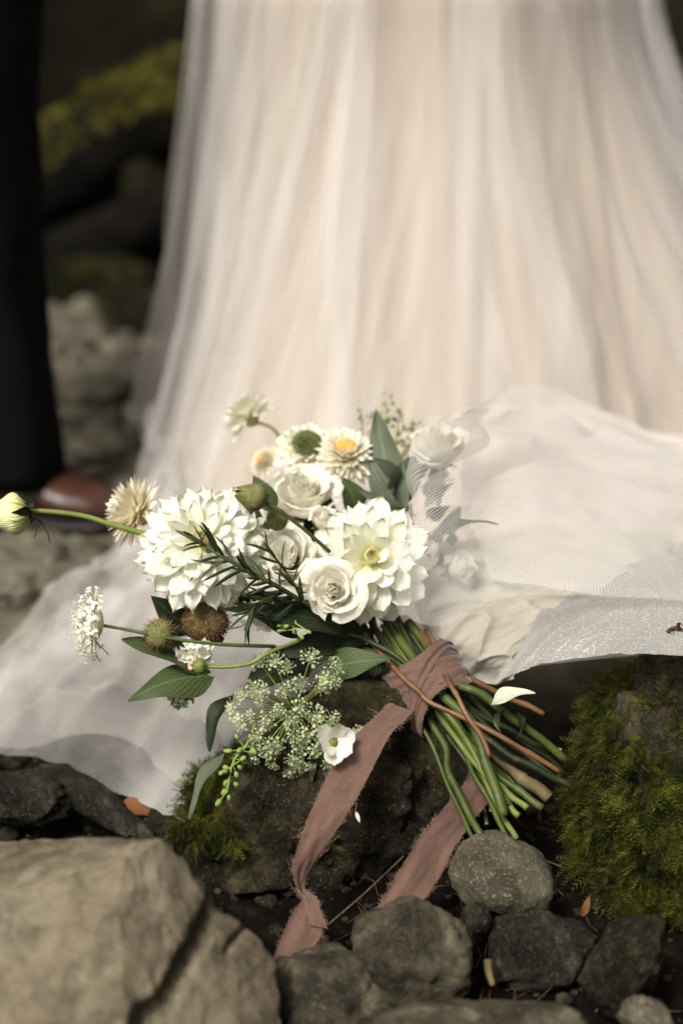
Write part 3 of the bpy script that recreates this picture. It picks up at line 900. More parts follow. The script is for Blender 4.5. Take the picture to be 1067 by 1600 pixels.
rose(448, 866, 1.205, cdir(-.1, .42, .9), 56, 'ivory rose left of the foremost rose, above the dark foliage', 2)
rose(519, 924, 1.175, cdir(-.12, .12, .98), 48, 'foremost ivory rose, its spiral heart turned to the camera', 5)
rose(470, 765, 1.275, cdir(-.1, .72, .70), 64, 'wide white rose behind the green seed head', 7)
rose(447, 752, 1.30, cdir(-.5, .6, .65), 40, 'white spray rose half hidden behind the wide white rose', 23, 10)
rose(600, 815, 1.27, cdir(.1, .8, .6), 30, 'tiny white spray rose under the eucalyptus leaves', 29, 8)
rose(507, 808, 1.245, cdir(.25, .65, .7), 34, 'small white spray rose tucked between bigger blooms', 9, 13)
rose(682, 692, 1.32, cdir(-.15, .7, .65), 62, 'white rose at the back, half under the tulle', 13, 14)
rose(722, 885, 1.28, cdir(.6, .3, .7), 42, 'white rose wholly under the tulle beside the open dahlia', 17, 12)


# straw flowers and scabious heads
def bract_head(name, pos, axis, radius, count, th0, th1, mat, label, seed, centre=None, cr_=.35, width=.2, cup=.6, l=(.6, .8), parent=BQ, bend=.1):
    g = np.random.default_rng(seed)
    b = MB()
    s = np.linspace(0, 1, 6)[:, None]; t = np.linspace(-1, 1, 4)[None]
    w = np.where(s < .6, .35 + .65 * s / .6, np.cos((s - .6) / .4 * math.pi / 2 * .93)) * width / 2
    base = np.stack([w * t, s + 0 * t, cup * w * t * t + bend * s ** 2 + 0 * t], -1)
    for i in range(count):
        f = (i + .5) / count
        th = R(th0 + (th1 - th0) * f) + g.normal() * .05; ph = i * 2.39996
        d = np.array((math.sin(th) * math.cos(ph), math.sin(th) * math.sin(ph), math.cos(th)))
        nn = np.array((-math.cos(th) * math.cos(ph), -math.cos(th) * math.sin(ph), math.sin(th)))
        nn = nrm(nn + .2 * g.normal(size=3)); x = np.cross(d, nn)
        G = base * radius * (l[0] + (l[1] - l[0]) * f) * g.uniform(.88, 1.1)
        b.grid(G[..., :1] * x + G[..., 1:2] * d + G[..., 2:] * nn + d * radius * .2)
    V, F = ico(2); b.add(V * radius * .3 - np.array((0, 0, radius * .12)), F, np.full((len(V), 2), (.5, 0)))
    root = add(name, b.mesh(name, M[mat]), parent, frame(pos, axis), label=label)
    if centre:
        c = MB()
        for i in range(90):
            th = math.acos(1 - .85 * (i + .5) / 90); ph = i * 2.39996
            d = np.array((math.sin(th) * math.cos(ph), math.sin(th) * math.sin(ph), math.cos(th)))
            p0 = d * np.array((1, 1, .55)) * radius * cr_ + np.array((0, 0, radius * .38)); 
            c.tube([p0 - d * radius * .15, p0, p0 + d * radius * .05], [radius * .045, radius * .05, radius * .02], 5)
        add('flower_centre', c.mesh('flower_centre', M[centre]), root, frame(pos, axis))
    return root


bract_head('strawflower', P(216, 802, 1.26), cdir(-.86, .36, .26), 58 * PX(1.26), 130, 25, 106, 'straw', 'cream straw flower seen from the side, left of the largest dahlia', 2, None, width=.27, l=(.72, .82), cup=.3)
bract_head('strawflower', P(540, 715, 1.315), cdir(.0, .7, .7), 56 * PX(1.3), 150, 32, 118, 'straw2', 'white straw flower with a bright orange centre', 3, 'orange', .27, width=.28)
bract_head('strawflower', P(416, 722, 1.40), cdir(-.7, .45, .5), 30 * PX(1.4), 100, 30, 110, 'straw', 'blurred straw flower with orange centre behind the wide rose', 4, 'orange', .25)
bract_head('anemone', P(478, 706, 1.33), cdir(.1, .55, .82), 54 * PX(1.33), 60, 50, 105, 'scab', 'white flower with a dark green seedy centre', 5, 'green_centre', .42, width=.42)
bract_head('scabious', P(388, 650, 1.41), cdir(-.55, .7, .1), 46 * PX(1.41), 80, 35, 112, 'scab', 'white scabious raised on a bent stem at the back', 6, 'green_centre', .25, width=.3)


def scabious_side(pos, axis, radius, label, seed):
    g = np.random.default_rng(seed); b = MB()
    for i in range(170):
        f = (i + .5) / 170; th = R(4 + 98 * f ** .8); ph = i * 2.39996
        d = np.array((math.sin(th) * math.cos(ph), math.sin(th) * math.sin(ph), math.cos(th) * .42))
        p0 = d * radius * .55; u = nrm(d + .25 * g.normal(size=3))
        p1 = p0 + u * radius * g.uniform(.25, .5) * (1 + .5 * f)
        b.tube([p0, p1], [radius * .012, radius * .02], 4)
        x = nrm(np.cross(u, g.normal(size=3))); y = np.cross(u, x)
        for k in range(5):
            a_ = k * 1.2566 + g.normal() * .2; dd = nrm(np.cos(a_) * x + np.sin(a_) * y + .3 * u); sd_ = np.cross(u, dd)
            r_ = radius * g.uniform(.06, .12)
            b.add(np.array([p1 - sd_ * r_ * .25, p1 + dd * r_ * .6 - sd_ * r_ * .42, p1 + dd * r_, p1 + dd * r_ * .6 + sd_ * r_ * .42, p1 + sd_ * r_ * .25]), [[0, 1, 2, 3, 4]], np.full((5, 2), (.5, .6)))
    for i in range(70):
        d = nrm(np.array((g.normal(), g.normal(), .5 + abs(g.normal())))); d[2] *= .6; p0 = d * radius * .6
        p1 = p0 + nrm(d + .3 * g.normal(size=3)) * radius * g.uniform(.35, .6)
        b.tube([p0, p1], [radius * .010, radius * .007], 3, False); V, F = ico(1); b.add(V * radius * .03 + p1, F, np.full((len(V), 2), (.5, .1)))
    V, F = ico(2); b.add(V * radius * np.array((.55, .55, .3)), F, np.full((len(V), 2), (.5, .3)))
    return add('scabious', b.mesh('scabious', M['scab']), BQ, frame(pos, axis), label=label)


scabious_side(P(148, 975, 1.19), cdir(-.97, .08, .16), 50 * PX(1.19), 'lacy white scabious in profile on a long stem, far out over the train', 4)


def spiky(name, pos, axis, radius, label, seed, body='pod', spike='bristle', n=150, sl=.45, sq=(1, 1, .9), tex=True):
    g = np.random.default_rng(seed); b = MB()
    V, F = ico(4)
    for_b = V * (1 + (.06 * np.sin(V[:, 2] * 22) * np.sin(np.arctan2(V[:, 1], V[:, 0]) * 14))[:, None]) * radius * np.array(sq)
    b.add(for_b, F)
    root = add(name, b.mesh(name, M[body]), BQ, frame(pos, axis), label=label)
    s = MB()
    for i in range(n):
        z = 1 - 1.75 * (i + .5) / n; r_ = math.sqrt(max(0, 1 - z * z)); ph = i * 2.39996
        d = np.array((r_ * math.cos(ph), r_ * math.sin(ph), z)); p0 = d * radius * np.array(sq) * .97
        u = nrm(d + .25 * g.normal(size=3))
        p1 = p0 + u * radius * sl * g.uniform(.5, 1.1)
        s.tube([p0, (p0 + p1) / 2 + g.normal(size=3) * radius * .02, p1], [radius * .03, radius * .018, radius * .006], 3, False)
    add('bristles', s.mesh('bristles', M[spike]), root, frame(pos, axis), kind='stuff')
    return root


spiky('seed_pod', P(249, 991, 1.195), cdir(-.5, .5, .7), 23 * PX(1.2), 'spiky green seed pod above the pair of broad leaves', 3, sl=.5)
spiky('seed_cone', P(322, 972, 1.215), cdir(-.2, -.2, .95), 36 * PX(1.2), 'brown bristly cone under the largest dahlia', 4, 'brownpod', 'bristle', 420, .22, (1, .85, .7))
spiky('seed_pod', P(433, 812, 1.20), cdir(.3, .2, .9), 17 * PX(1.2), 'small fuzzy green pod between the dahlia and the wide rose', 5, 'pod', 'eucbud', 160, .25)


def closed_bud(name, pos, axis, L, r, mat, label, seed, n=22, calyx='stem', spread=.25, top=.45):
    """an unopened flower: overlapping petals closing to a point, green bracts at its foot"""
    g = np.random.default_rng(seed); b = MB()
    for i in range(n):
        f = i / n; ph = i * 2.39996
        h = np.linspace(0, 1, 9)[:, None]; a = np.linspace(-1, 1, 6)[None]
        rr = r * (np.sin((.12 + .80 * h) * math.pi) ** .75) * (.72 + .3 * f) + .03 * r * f
        aa = a * R(42) * (1 - .75 * h ** 3) + ph
        z = L * h * (1 - .35 * f) * (1 - .06 * a ** 2)
        b.grid(np.stack([rr * np.cos(aa), rr * np.sin(aa), z + 0 * a], -1))
    root = add(name, b.mesh(name, M[mat]), BQ, frame(pos, axis), label=label)
    c = MB()
    for i in range(8):
        ph = i * .785 + g.normal() * .2; d = np.array((math.cos(ph), math.sin(ph), 0))
        out = g.uniform(.7, 1.5) * spread * 4
        c.grid(leaf_grid(d * r * .25, d * r * (.5 + out) + np.array((0, 0, g.uniform(-.35, .5) * L)), np.array((0, 0, -1)) + d * .2, r * .5, .15, nu=8, nv=5))
    V, F = ico(2); c.add(V * r * .42 * np.array((1, 1, .5)), F)
    add('calyx', c.mesh('calyx', M[calyx]), root, frame(pos, axis))
    return root


closed_bud('dahlia_bud', P(46, 800, 1.21), cdir(-.97, -.12, .12), 70 * PX(1.2), 33 * PX(1.2), 'bud', 'pale yellow dahlia bud at the far left end of a long stem', 3, 20, 'leaf_dark', .3)
closed_bud('seed_head', P(413, 782, 1.175), cdir(-.86, .28, .42), 52 * PX(1.18), 23 * PX(1.18), 'pod', 'closed olive-brown seed head on an arching stem in front', 7, 26, 'stem', .05)
closed_bud('pink_bud', P(322, 1041, 1.165), cdir(-1, -.02, .15), 26 * PX(1.17), 13 * PX(1.17), 'stem_light', 'tiny pale bud with a pink tip on a curved stem', 8, 12, 'stem_light', .04)
_b = MB(); g = np.random.default_rng(3)
for i in range(14):
    d = nrm(np.array((-1, g.normal() * .6, g.normal() * .6))); p0 = P(297, 1041, 1.163) + RIGHT * .003
    V, F = ico(1); _b.add(V * .0022 + p0 + np.array((d[0] * .003, d[1] * .004, d[2] * .004)), F)
addw('pink_petals', _b, M['pink'], BQ)


def tube_part(name, pts, rad, mat, steps=24, sides=8, parent=BQ, label=None, **kw):
    b = MB().tube(pts, rad, sides, True, steps, **kw)
    return addw(name, b, M[mat], parent, label=label)


q2 = PX(1.2)
tube_part('stem', [P(46, 800, 1.21), P(75, 799, 1.21), P(130, 806, 1.21), P(180, 821, 1.21), P(240, 838, 1.215)], [4.2 * q2, 4.5 * q2, 5.2 * q2], 'stem_light', label='long pale green stem of the dahlia bud')
tube_part('stem', [P(411, 784, 1.175), P(435, 797, 1.175), P(470, 823, 1.18), P(515, 862, 1.19)], [4.2 * q2, 3 * q2, 3.2 * q2], 'stem')
tube_part('stem', [P(160, 977, 1.19), P(200, 984, 1.19), P(270, 998, 1.185), P(350, 1007, 1.19), P(430, 1010, 1.2)], [2.6 * q2, 2.8 * q2, 3.2 * q2], 'stem')
tube_part('stem', [P(320, 1041, 1.165), P(355, 1042, 1.163), P(392, 1036, 1.165), P(420, 1020, 1.17), P(470, 1000, 1.19)], [3 * q2, 3.4 * q2], 'stem_light')
tube_part('stem', [P(392, 660, 1.41), P(415, 664, 1.40), P(435, 680, 1.38), P(455, 730, 1.34)], [3 * q2, 3.2 * q2], 'stem_light')


# frilly statice, white blossom, grey tuft
g = np.random.default_rng(21)
def floret_cluster(name, c, D, rpx, n, mat, label, seed, sz=.0045):
    g = np.random.default_rng(seed); b = MB(); ctr = P(*c, D)
    for i in range(n):
        p0 = ctr + nrm(g.normal(size=3)) * rpx * PX(D) * g.uniform(.3, 1) * np.array((1, .6, .8))
        u = nrm(cdir(0, .1, 1) + .8 * g.normal(size=3)); x = nrm(np.cross(u, g.normal(size=3))); y = np.cross(u, x)
        k = np.linspace(0, 2 * math.pi, 14, endpoint=False)
        rings = [np.tile(p0 - u * sz, (14, 1))]
        for (rr, hh) in ((.35, -.3), (.8, .1), (1.1, .15)):
            wv = 1 + .25 * np.sin(k * 5 + i) * rr
            rings.append(p0 + sz * (rr * wv)[:, None] * (np.cos(k)[:, None] * x + np.sin(k)[:, None] * y) + u * sz * (hh + .2 * np.sin(k * 5 + i))[:, None])
        b.grid(np.array(rings), wrap=True, uv=np.full((4 * 14, 2), (.5, .7)))
    return addw(name, b, M[mat], BQ, label=label)


floret_cluster('statice', (305, 1022), 1.205, 28, 34, 'scab', 'cluster of tiny frilly white florets above the pink bud', 2)
floret_cluster('statice', (405, 962), 1.205, 26, 22, 'rose', 'frilly white florets under the rosemary', 6, .006)
floret_cluster('tuft', (284, 1088), 1.25, 24, 60, 'leaf_grey', 'fuzzy grey-green tuft hanging under the broad leaves', 4, .003)
bp = [petal_mesh('blossom_petal', 'rose', 1, .8, .5, .1, k, .6, .5, .5) for k in range(2)]
ctr = P(520, 1160, 1.135); ax = cdir(.3, .15, .9)
mw = frame(ctr, ax); rot = np.array(mw.to_3x3())
_b = MB(); V, F = ico(2); _b.add(V * .005, F)
bl = add('blossom', _b.mesh('blossom', M['stem_light']), BQ, mw, label='small white blossom low beside the ribbon tail')
for k in range(6):
    ph = k * 1.047 + .3; th = R(52 if k % 2 else 72)
    d = np.array((math.sin(th) * math.cos(ph), math.sin(th) * math.sin(ph), math.cos(th))); nn = np.array((-math.cos(th) * math.cos(ph), -math.cos(th) * math.sin(ph), math.sin(th)))
    add('petal', bp[k % 2], bl, petal_mat(ctr, rot @ d, rot @ nn, .2, 38 * q2))


# wild carrot umbel
def umbellet_mesh(seed, s):
    g = np.random.default_rng(seed); b = MB()
    for i in range(26):
        th = math.acos(1 - .62 * (i + .5) / 26); ph = i * 2.39996
        d = np.array((math.sin(th) * math.cos(ph), math.sin(th) * math.sin(ph), math.cos(th)))
        p1 = d * s * np.array((1, 1, .75)) * g.uniform(.85, 1.1)
        b.tube([np.zeros(3), p1], [s * .02, s * .018], 3, False)
        u = nrm(d + .5 * g.normal(size=3)); x = nrm(np.cross(u, g.normal(size=3))); y = np.cross(u, x)
        r_ = s * g.uniform(.09, .20)
        for k in range(5):
            a_ = k * 1.2566; dd = np.cos(a_) * x + np.sin(a_) * y + .15 * u; sd_ = np.cross(u, dd)
            b.add(np.array([p1, p1 + dd * r_ * .6 - sd_ * r_ * .3, p1 + dd * r_ * 1.15, p1 + dd * r_ * .6 + sd_ * r_ * .3]), [[0, 1, 2, 3]], np.zeros((4, 2)))
    return b.mesh('umbellet', M['lace'])


UM = [umbellet_mesh(k, .0088) for k in range(4)]
uc = P(462, 1108, 1.19); uax = cdir(-.12, -.05, .99)
x_ = nrm(np.cross(UP, uax)); y_ = np.cross(uax, x_)
_b = MB(); V, F = ico(2); _b.add(V * .004 + uc, F)
_b.tube([uc, uc - uax * .02 + UP * .002 + RIGHT * .01, P(600, 1030, 1.25)], [.0022, .002], 6, True, 12)
umb = addw('wild_carrot', _b, M['stem_light'], BQ, label='greenish white wild carrot umbel on thin rays, in front of the dark rock')
g = np.random.default_rng(31)
nU = 40
for i in range(nU):
    f = math.sqrt((i + .5) / nU); ph = i * 2.39996 + g.normal() * .12
    rr = 94 * PX(1.18) * f * g.uniform(.9, 1.08)
    pos = uc + x_ * math.cos(ph) * rr * .98 + y_ * math.sin(ph) * rr * 1.05 + uax * (.042 - .030 * f ** 2 + g.normal() * .003) 
    if f > .78 and math.cos(ph) > .1: pos = pos + x_ * .006
    d = nrm(pos - uc)
    ry = MB().tube([uc, uc + d * .4 * np.linalg.norm(pos - uc) + uax * .003, pos], [.0011, .0008, .0007], 5, False, 8)
    addw('ray', ry, M['stem_light'], umb)
    add('umbellet', UM[i % 4], umb, frame(pos, nrm(d + uax * .35), g.uniform(0, 6), g.uniform(.75, 1.15)))
# rosemary
rp = cr(np.array([P(312, 846, 1.165), P(345, 868, 1.16), P(395, 896, 1.165), P(440, 920, 1.175), P(500, 958, 1.20)]), np.linspace(0, 1, 40))
rs = addw('rosemary_sprig', MB().tube(rp, [2.2 * q2, 3.6 * q2, 4 * q2], 8), M['stem'], BQ, label='dark green rosemary sprig lying across the front')
nd = []
for k in range(3):
    s = np.linspace(0, 1, 9)[:, None]; a = np.linspace(0, 2 * math.pi, 6, endpoint=False)[None]
    w = .07 * np.sin((.08 + .9 * s) * math.pi) ** .5
    G = np.stack([w * np.cos(a), s + 0 * a, w * .5 * np.sin(a) + (.10 + .12 * k) * s ** 2 + 0 * a], -1)
    nd.append(MB().grid(G, wrap=True, flip=True).mesh('needle', M['needle']))
g = np.random.default_rng(8)
T = nrm(np.gradient(rp, axis=0))
for i in range(46):
    f = (i / 46) ** .95; k = int(f * 38)
    t = T[k] * -1.0
    side = nrm(np.cross(t, g.normal(size=3) + cdir(0, 0, 1) * (.5 if i % 2 else -.5)))
    side = nrm(side + .35 * cdir(0, 0, 1))
    d = nrm(t * g.uniform(.55, 1.1) + side * g.uniform(.7, 1.0))
    L = g.uniform(34, 62) * q2 * (.75 if k < 4 else 1)
    add('needle', nd[i % 3], rs, petal_mat(rp[k], d, nrm(t - d * np.dot(t, d) + .3 * g.normal(size=3)), g.uniform(0, 6), L))
for pts in ([(440, 925, 1.18), (400, 945, 1.17), (382, 985, 1.17)], [(475, 945, 1.19), (455, 905, 1.165), (412, 850, 1.16)]):
    b = MB().tube([P(*a) for a in pts], [2.5 * q2, 1.4 * q2], 6, True, 16); pp = cr(np.array([P(*a) for a in pts]), np.linspace(0, 1, 24)); TT = nrm(np.gradient(pp, axis=0))
    r2 = addw('rosemary_sprig', b, M['stem'], BQ)
    for i in range(16):
        k = int(i / 16 * 23); side = nrm(np.cross(TT[k], g.normal(size=3)) + .4 * cdir(0, 0, 1)); d = nrm(TT[k] * .9 + side * .75)
        add('needle', nd[i % 3], r2, petal_mat(pp[k], d, nrm(g.normal(size=3)), 0, g.uniform(28, 50) * q2))

# leaves: (base px, tip px, width px, material, normal, kw)
LV = [((330, 1050, 1.22), (190, 1000, 1.19), 62, 'leaf', (.1, .75, .6), dict(bend=.05, fold=.2, label='upper broad leaf of the pair over the train')),
      ((335, 1058, 1.215), (201, 1094, 1.18), 66, 'leaf', (-.1, .6, .75), dict(bend=.14, fold=-.25, label='lower broad leaf of the pair over the train')),
      ((365, 1085, 1.21), (328, 1175, 1.19), 40, 'leaf_dark', (-.6, .2, .6), dict(bend=.15)),
      ((352, 1175, 1.2), (296, 1280, 1.165), 26, 'leaf_grey', (-.6, .3, .75), dict(bend=.12, fold=.1, label='narrow grey-green leaf hanging over the moss edge')),
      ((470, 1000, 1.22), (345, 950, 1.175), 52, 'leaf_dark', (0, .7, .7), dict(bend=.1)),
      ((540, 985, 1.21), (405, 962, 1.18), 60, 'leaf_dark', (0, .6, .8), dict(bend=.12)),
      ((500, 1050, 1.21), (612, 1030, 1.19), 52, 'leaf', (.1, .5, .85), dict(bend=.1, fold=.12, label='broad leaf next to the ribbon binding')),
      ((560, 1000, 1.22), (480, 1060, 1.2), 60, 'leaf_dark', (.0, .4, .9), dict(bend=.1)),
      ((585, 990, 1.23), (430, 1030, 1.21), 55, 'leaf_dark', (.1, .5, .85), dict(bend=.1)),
      ((480, 1150, 1.2), (455, 1215, 1.17), 34, 'leaf', (-.3, .2, .9), dict(bend=.1)),
      ((500, 1160, 1.19), (515, 1235, 1.17), 18, 'leaf', (.3, .2, .9), dict(bend=.1)),
      ((470, 1160, 1.2), (488, 1222, 1.18), 40, 'leaf', (.1, .2, .95), dict(bend=.1)),
      ((625, 830, 1.30), (588, 640, 1.33), 66, 'leaf_grey', (-.2, .3, .9), dict(bend=.1, fold=.35, label='tall grey-green eucalyptus leaf behind the dahlia')),
      ((612, 770, 1.30), (580, 715, 1.27), 44, 'leaf_grey', (.2, .5, .8), dict(bend=.2, fold=.4)),
      ((612, 800, 1.31), (648, 712, 1.30), 52, 'leaf', (.1, .2, .95), dict(bend=.1, fold=.2, prof=(.55, .6))),
      ((640, 830, 1.29), (560, 765, 1.26), 36, 'leaf_grey', (.2, .5, .8), dict(bend=.1)),
      ((650, 850, 1.28), (588, 788, 1.245), 42, 'leaf', (.2, .6, .8), dict(bend=.12)),
      ((560, 800, 1.30), (535, 745, 1.29), 46, 'leaf', (0, .5, .85), dict(bend=.1)),
      ((430, 800, 1.25), (395, 742, 1.25), 36, 'leaf', (-.3, .5, .8), dict(bend=.1)),
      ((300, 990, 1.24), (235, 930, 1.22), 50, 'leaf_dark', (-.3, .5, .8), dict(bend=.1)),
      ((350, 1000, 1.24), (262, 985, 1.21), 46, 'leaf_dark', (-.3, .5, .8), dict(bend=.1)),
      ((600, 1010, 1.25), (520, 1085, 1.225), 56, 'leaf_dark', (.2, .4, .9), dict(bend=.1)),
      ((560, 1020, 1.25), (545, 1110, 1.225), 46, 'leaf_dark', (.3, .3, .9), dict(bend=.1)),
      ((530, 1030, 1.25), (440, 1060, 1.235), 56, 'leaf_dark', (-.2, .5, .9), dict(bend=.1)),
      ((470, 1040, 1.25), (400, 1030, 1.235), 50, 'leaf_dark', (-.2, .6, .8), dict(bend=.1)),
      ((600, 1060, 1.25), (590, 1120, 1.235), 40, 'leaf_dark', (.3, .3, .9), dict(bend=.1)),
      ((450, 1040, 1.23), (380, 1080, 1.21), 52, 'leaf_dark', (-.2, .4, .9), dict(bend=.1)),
      ]
for (a, b, w, mat, nn, kw) in LV:
    leaf(BQ, 'leaf', P(*a), P(*b), cdir(*nn), w * q2, mat, seed=len(a) + int(b[0]), **kw)
# shaded foliage that fills the dome under the blooms
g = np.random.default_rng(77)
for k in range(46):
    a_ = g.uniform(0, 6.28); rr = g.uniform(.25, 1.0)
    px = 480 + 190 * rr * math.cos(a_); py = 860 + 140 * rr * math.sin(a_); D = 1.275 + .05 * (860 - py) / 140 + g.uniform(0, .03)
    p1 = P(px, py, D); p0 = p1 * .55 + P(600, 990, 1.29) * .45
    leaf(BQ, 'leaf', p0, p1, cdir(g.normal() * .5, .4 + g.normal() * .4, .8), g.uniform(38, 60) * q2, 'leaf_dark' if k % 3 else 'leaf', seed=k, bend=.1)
for k in range(40):                                                 # loose foliage that shows through the net
    a_ = g.uniform(0, 6.28); rr = math.sqrt(g.random())
    px = 672 + 52 * rr * math.cos(a_); py = 825 + 112 * rr * math.sin(a_)
    p1 = P(px, py, 1.30 + g.uniform(0, .03)); p0 = P(px - 26 + g.normal() * 16, py + 22 + g.normal() * 18, 1.325)
    leaf(BQ, 'leaf', p0, p1, cdir(g.normal() * .5, .3 + g.normal() * .4, .8), g.uniform(18, 34) * q2, ('leaf', 'leaf_dark', 'leaf_grey')[k % 3], seed=k, bend=.15, nu=9, nv=6)
leaf(BQ, 'leaf', P(690, 835, 1.29), P(778, 820, 1.25), cdir(.1, .6, .8), 16 * q2, 'leaf', bend=.15, label='narrow leaf reaching out under the net')
# airy green sprig at the back
b = MB(); g = np.random.default_rng(14)
for k in range(7):
    p0 = P(610, 740, 1.36); p1 = P(560 + 22 * k + g.normal() * 6, 625 + 14 * abs(k - 2) + g.normal() * 8, 1.40)
    pm_ = (p0 + p1) / 2 + g.normal(size=3) * .006
    b.tube([p0, pm_, p1], [.0012, .0006], 5, False, 10)
    for j in range(16):
        t = g.uniform(.45, 1); c = (p0 * (1 - t) + p1 * t) + g.normal(size=3) * .004
        b.grid(leaf_grid(c, c + nrm(g.normal(size=3)) * g.uniform(.005, .010), g.normal(size=3), .004, nu=4, nv=3))
addw('airy_sprig', b, M['stem_light'], BQ, label='airy bright green sprig rising behind the eucalyptus')

# seeded eucalyptus hanging at lower left
eb = []
_e = MB(); V, F = ico(2)
_e.add(V * np.array((.62, .62, 1.0)) * (1 - .35 * np.clip(V[:, 2:3], -1, 1)), F)
EB = _e.mesh('bud', M['eucbud'])
def seed_spray(stem_pts, n, spread, label, seed, r=.0034):
    g = np.random.default_rng(seed)
    pts = cr(np.array([P(*a) for a in stem_pts]), np.linspace(0, 1, 30))
    b = MB().tube(pts, [.0016, .0008], 5)
    buds = []
    for i in range(n):
        k = int(6 + 23 * i / n); d = nrm(np.array((g.normal(), g.normal() * .5, g.normal() - .6)))
        e = pts[k] + d * spread * g.uniform(.6, 1.2); b.tube([pts[k], e], [.0008, .0006], 4, False)
        buds.append((e, d))
    root = addw('eucalyptus_seeds', b, M['eucbud'], BQ, label=label)
    for e, d in buds:
        add('bud', EB, root, frame(e + d * r * .6, d, 0, r * g.uniform(.8, 1.15)))
seed_spray([(400, 1130, 1.19), (385, 1165, 1.17), (365, 1190, 1.165), (355, 1240, 1.16)], 26, .010, 'hanging spray of round green eucalyptus buds at the lower left', 2)
seed_spray([(440, 985, 1.2), (455, 975, 1.185), (462, 972, 1.18), (458, 990, 1.178)], 9, .011, 'few green eucalyptus buds under the roses', 4, .0028)

# stems below and above the binding: (points px, radius px, material)
ST = [([(560, 960, 1.24), (632, 1085, 1.21), (660, 1135, 1.19), (700, 1225, 1.165), (752, 1343, 1.115)], 3.2, 'stem', 'thinnest longest stem, its tip on the smooth grey stone'),
      ([(575, 965, 1.25), (650, 1085, 1.21), (690, 1161, 1.185), (705, 1217, 1.165), (754, 1306, 1.13)], 5.6, 'stem', None),
      ([(600, 965, 1.25), (660, 1080, 1.22), (712, 1150, 1.20), (750, 1225, 1.17), (799, 1319, 1.135)], 4.0, 'stem', None),
      ([(605, 955, 1.25), (665, 1070, 1.21), (735, 1165, 1.185), (768, 1245, 1.165), (806, 1311, 1.14)], 4.6, 'stem_light', None),
      ([(590, 950, 1.26), (670, 1060, 1.2), (735, 1131, 1.17), (760, 1195, 1.155), (787, 1274, 1.14)], 8.0, 'stem', 'thick ridged green stem in the middle of the bundle'),
      ([(655, 985, 1.23), (690, 1045, 1.19), (701, 1065, 1.168), (731, 1120, 1.15), (766, 1182, 1.145)], 3.7, 'stem_brown', 'short russet twig crossing over the stems'),
      ([(565, 985, 1.23), (640, 1070, 1.18), (679, 1099, 1.165), (780, 1150, 1.15), (874, 1206, 1.15)], 4.0, 'stem_brown', 'long russet twig lying over the bundle'),
      ([(600, 975, 1.25), (660, 1070, 1.21), (730, 1160, 1.19), (784, 1229, 1.17), (821, 1264, 1.155)], 5.2, 'stem_light', None),
      ([(600, 985, 1.25), (660, 1080, 1.21), (720, 1165, 1.19), (775, 1232, 1.165), (810, 1275, 1.15)], 5.0, 'stem_light', None),
      ([(610, 985, 1.25), (670, 1080, 1.21), (740, 1165, 1.19), (790, 1219, 1.17), (847, 1262, 1.155)], 6.0, 'stem', None),
      ([(625, 985, 1.25), (690, 1080, 1.22), (772, 1184, 1.20), (815, 1215, 1.185), (859, 1245, 1.17)], 10.5, 'stem_bark', 'thick woody olive-brown stem end'),
      ([(640, 985, 1.24), (700, 1080, 1.21), (760, 1157, 1.19), (820, 1192, 1.18), (889, 1226, 1.175)], 5.6, 'stem_dark', None),
      ([(640, 970, 1.24), (690, 1045, 1.20), (715, 1068, 1.185), (772, 1101, 1.18), (885, 1187, 1.18)], 6.4, 'stem', None),
      ([(665, 985, 1.24), (705, 1040, 1.21), (727, 1058, 1.20), (795, 1090, 1.2), (850, 1115, 1.2)], 4.6, 'stem_brown', 'russet twig at the upper side of the bundle'),
      ([(600, 955, 1.24), (655, 1060, 1.22), (690, 1130, 1.205), (730, 1195, 1.19), (770, 1260, 1.165)], 4.2, 'stem_dark', None),
      ([(620, 965, 1.24), (680, 1075, 1.225), (745, 1150, 1.21), (800, 1200, 1.20), (835, 1235, 1.185)], 4.6, 'stem_dark', None),
      ([(590, 1005, 1.24), (655, 1085, 1.225), (700, 1150, 1.21), (745, 1205, 1.19), (782, 1262, 1.165)], 4.4, 'stem', None),
      ([(645, 990, 1.25), (705, 1060, 1.23), (770, 1125, 1.22), (830, 1165, 1.21), (880, 1205, 1.205)], 5.0, 'stem_dark', None),
      ([(620, 960, 1.25), (660, 1040, 1.23), (700, 1110, 1.205), (750, 1180, 1.18), (795, 1255, 1.15)], 3.6, 'stem', None),
      ([(550, 1000, 1.24), (630, 1050, 1.22), (690, 1105, 1.20), (760, 1190, 1.19), (830, 1252, 1.165)], 4.2, 'stem', None),
      ([(520, 1010, 1.23), (590, 1020, 1.215), (640, 1050, 1.20), (690, 1110, 1.21), (740, 1180, 1.2)], 4.6, 'stem', None),
      ([(500, 985, 1.23), (575, 1000, 1.21), (640, 1042, 1.195), (680, 1090, 1.2), (730, 1170, 1.2)], 4.0, 'stem_dark', None)]
g = np.random.default_rng(60)
for k in range(9):                                                  # thinner stems deeper in the bundle
    a_ = g.random(); e = np.array((752 + 120 * a_, 1310 - 95 * a_ ** .8)) + g.normal(size=2) * 10 - (26 * (1 - a_), 30 * a_)
    ST.append(([(590 + 50 * a_, 990 - 20 * a_, 1.25), (655 + 40 * a_, 1085 - 25 * a_, 1.22), (700 + 45 * a_, 1150 - 40 * a_, 1.215), ((725 + 60 * a_ + e[0]) / 2, (1190 - 50 * a_ + e[1]) / 2, 1.205), (e[0], e[1], 1.18)], g.uniform(2.2, 4.6), ('stem', 'stem_dark', 'stem_dark', 'stem_light')[k % 4], None))
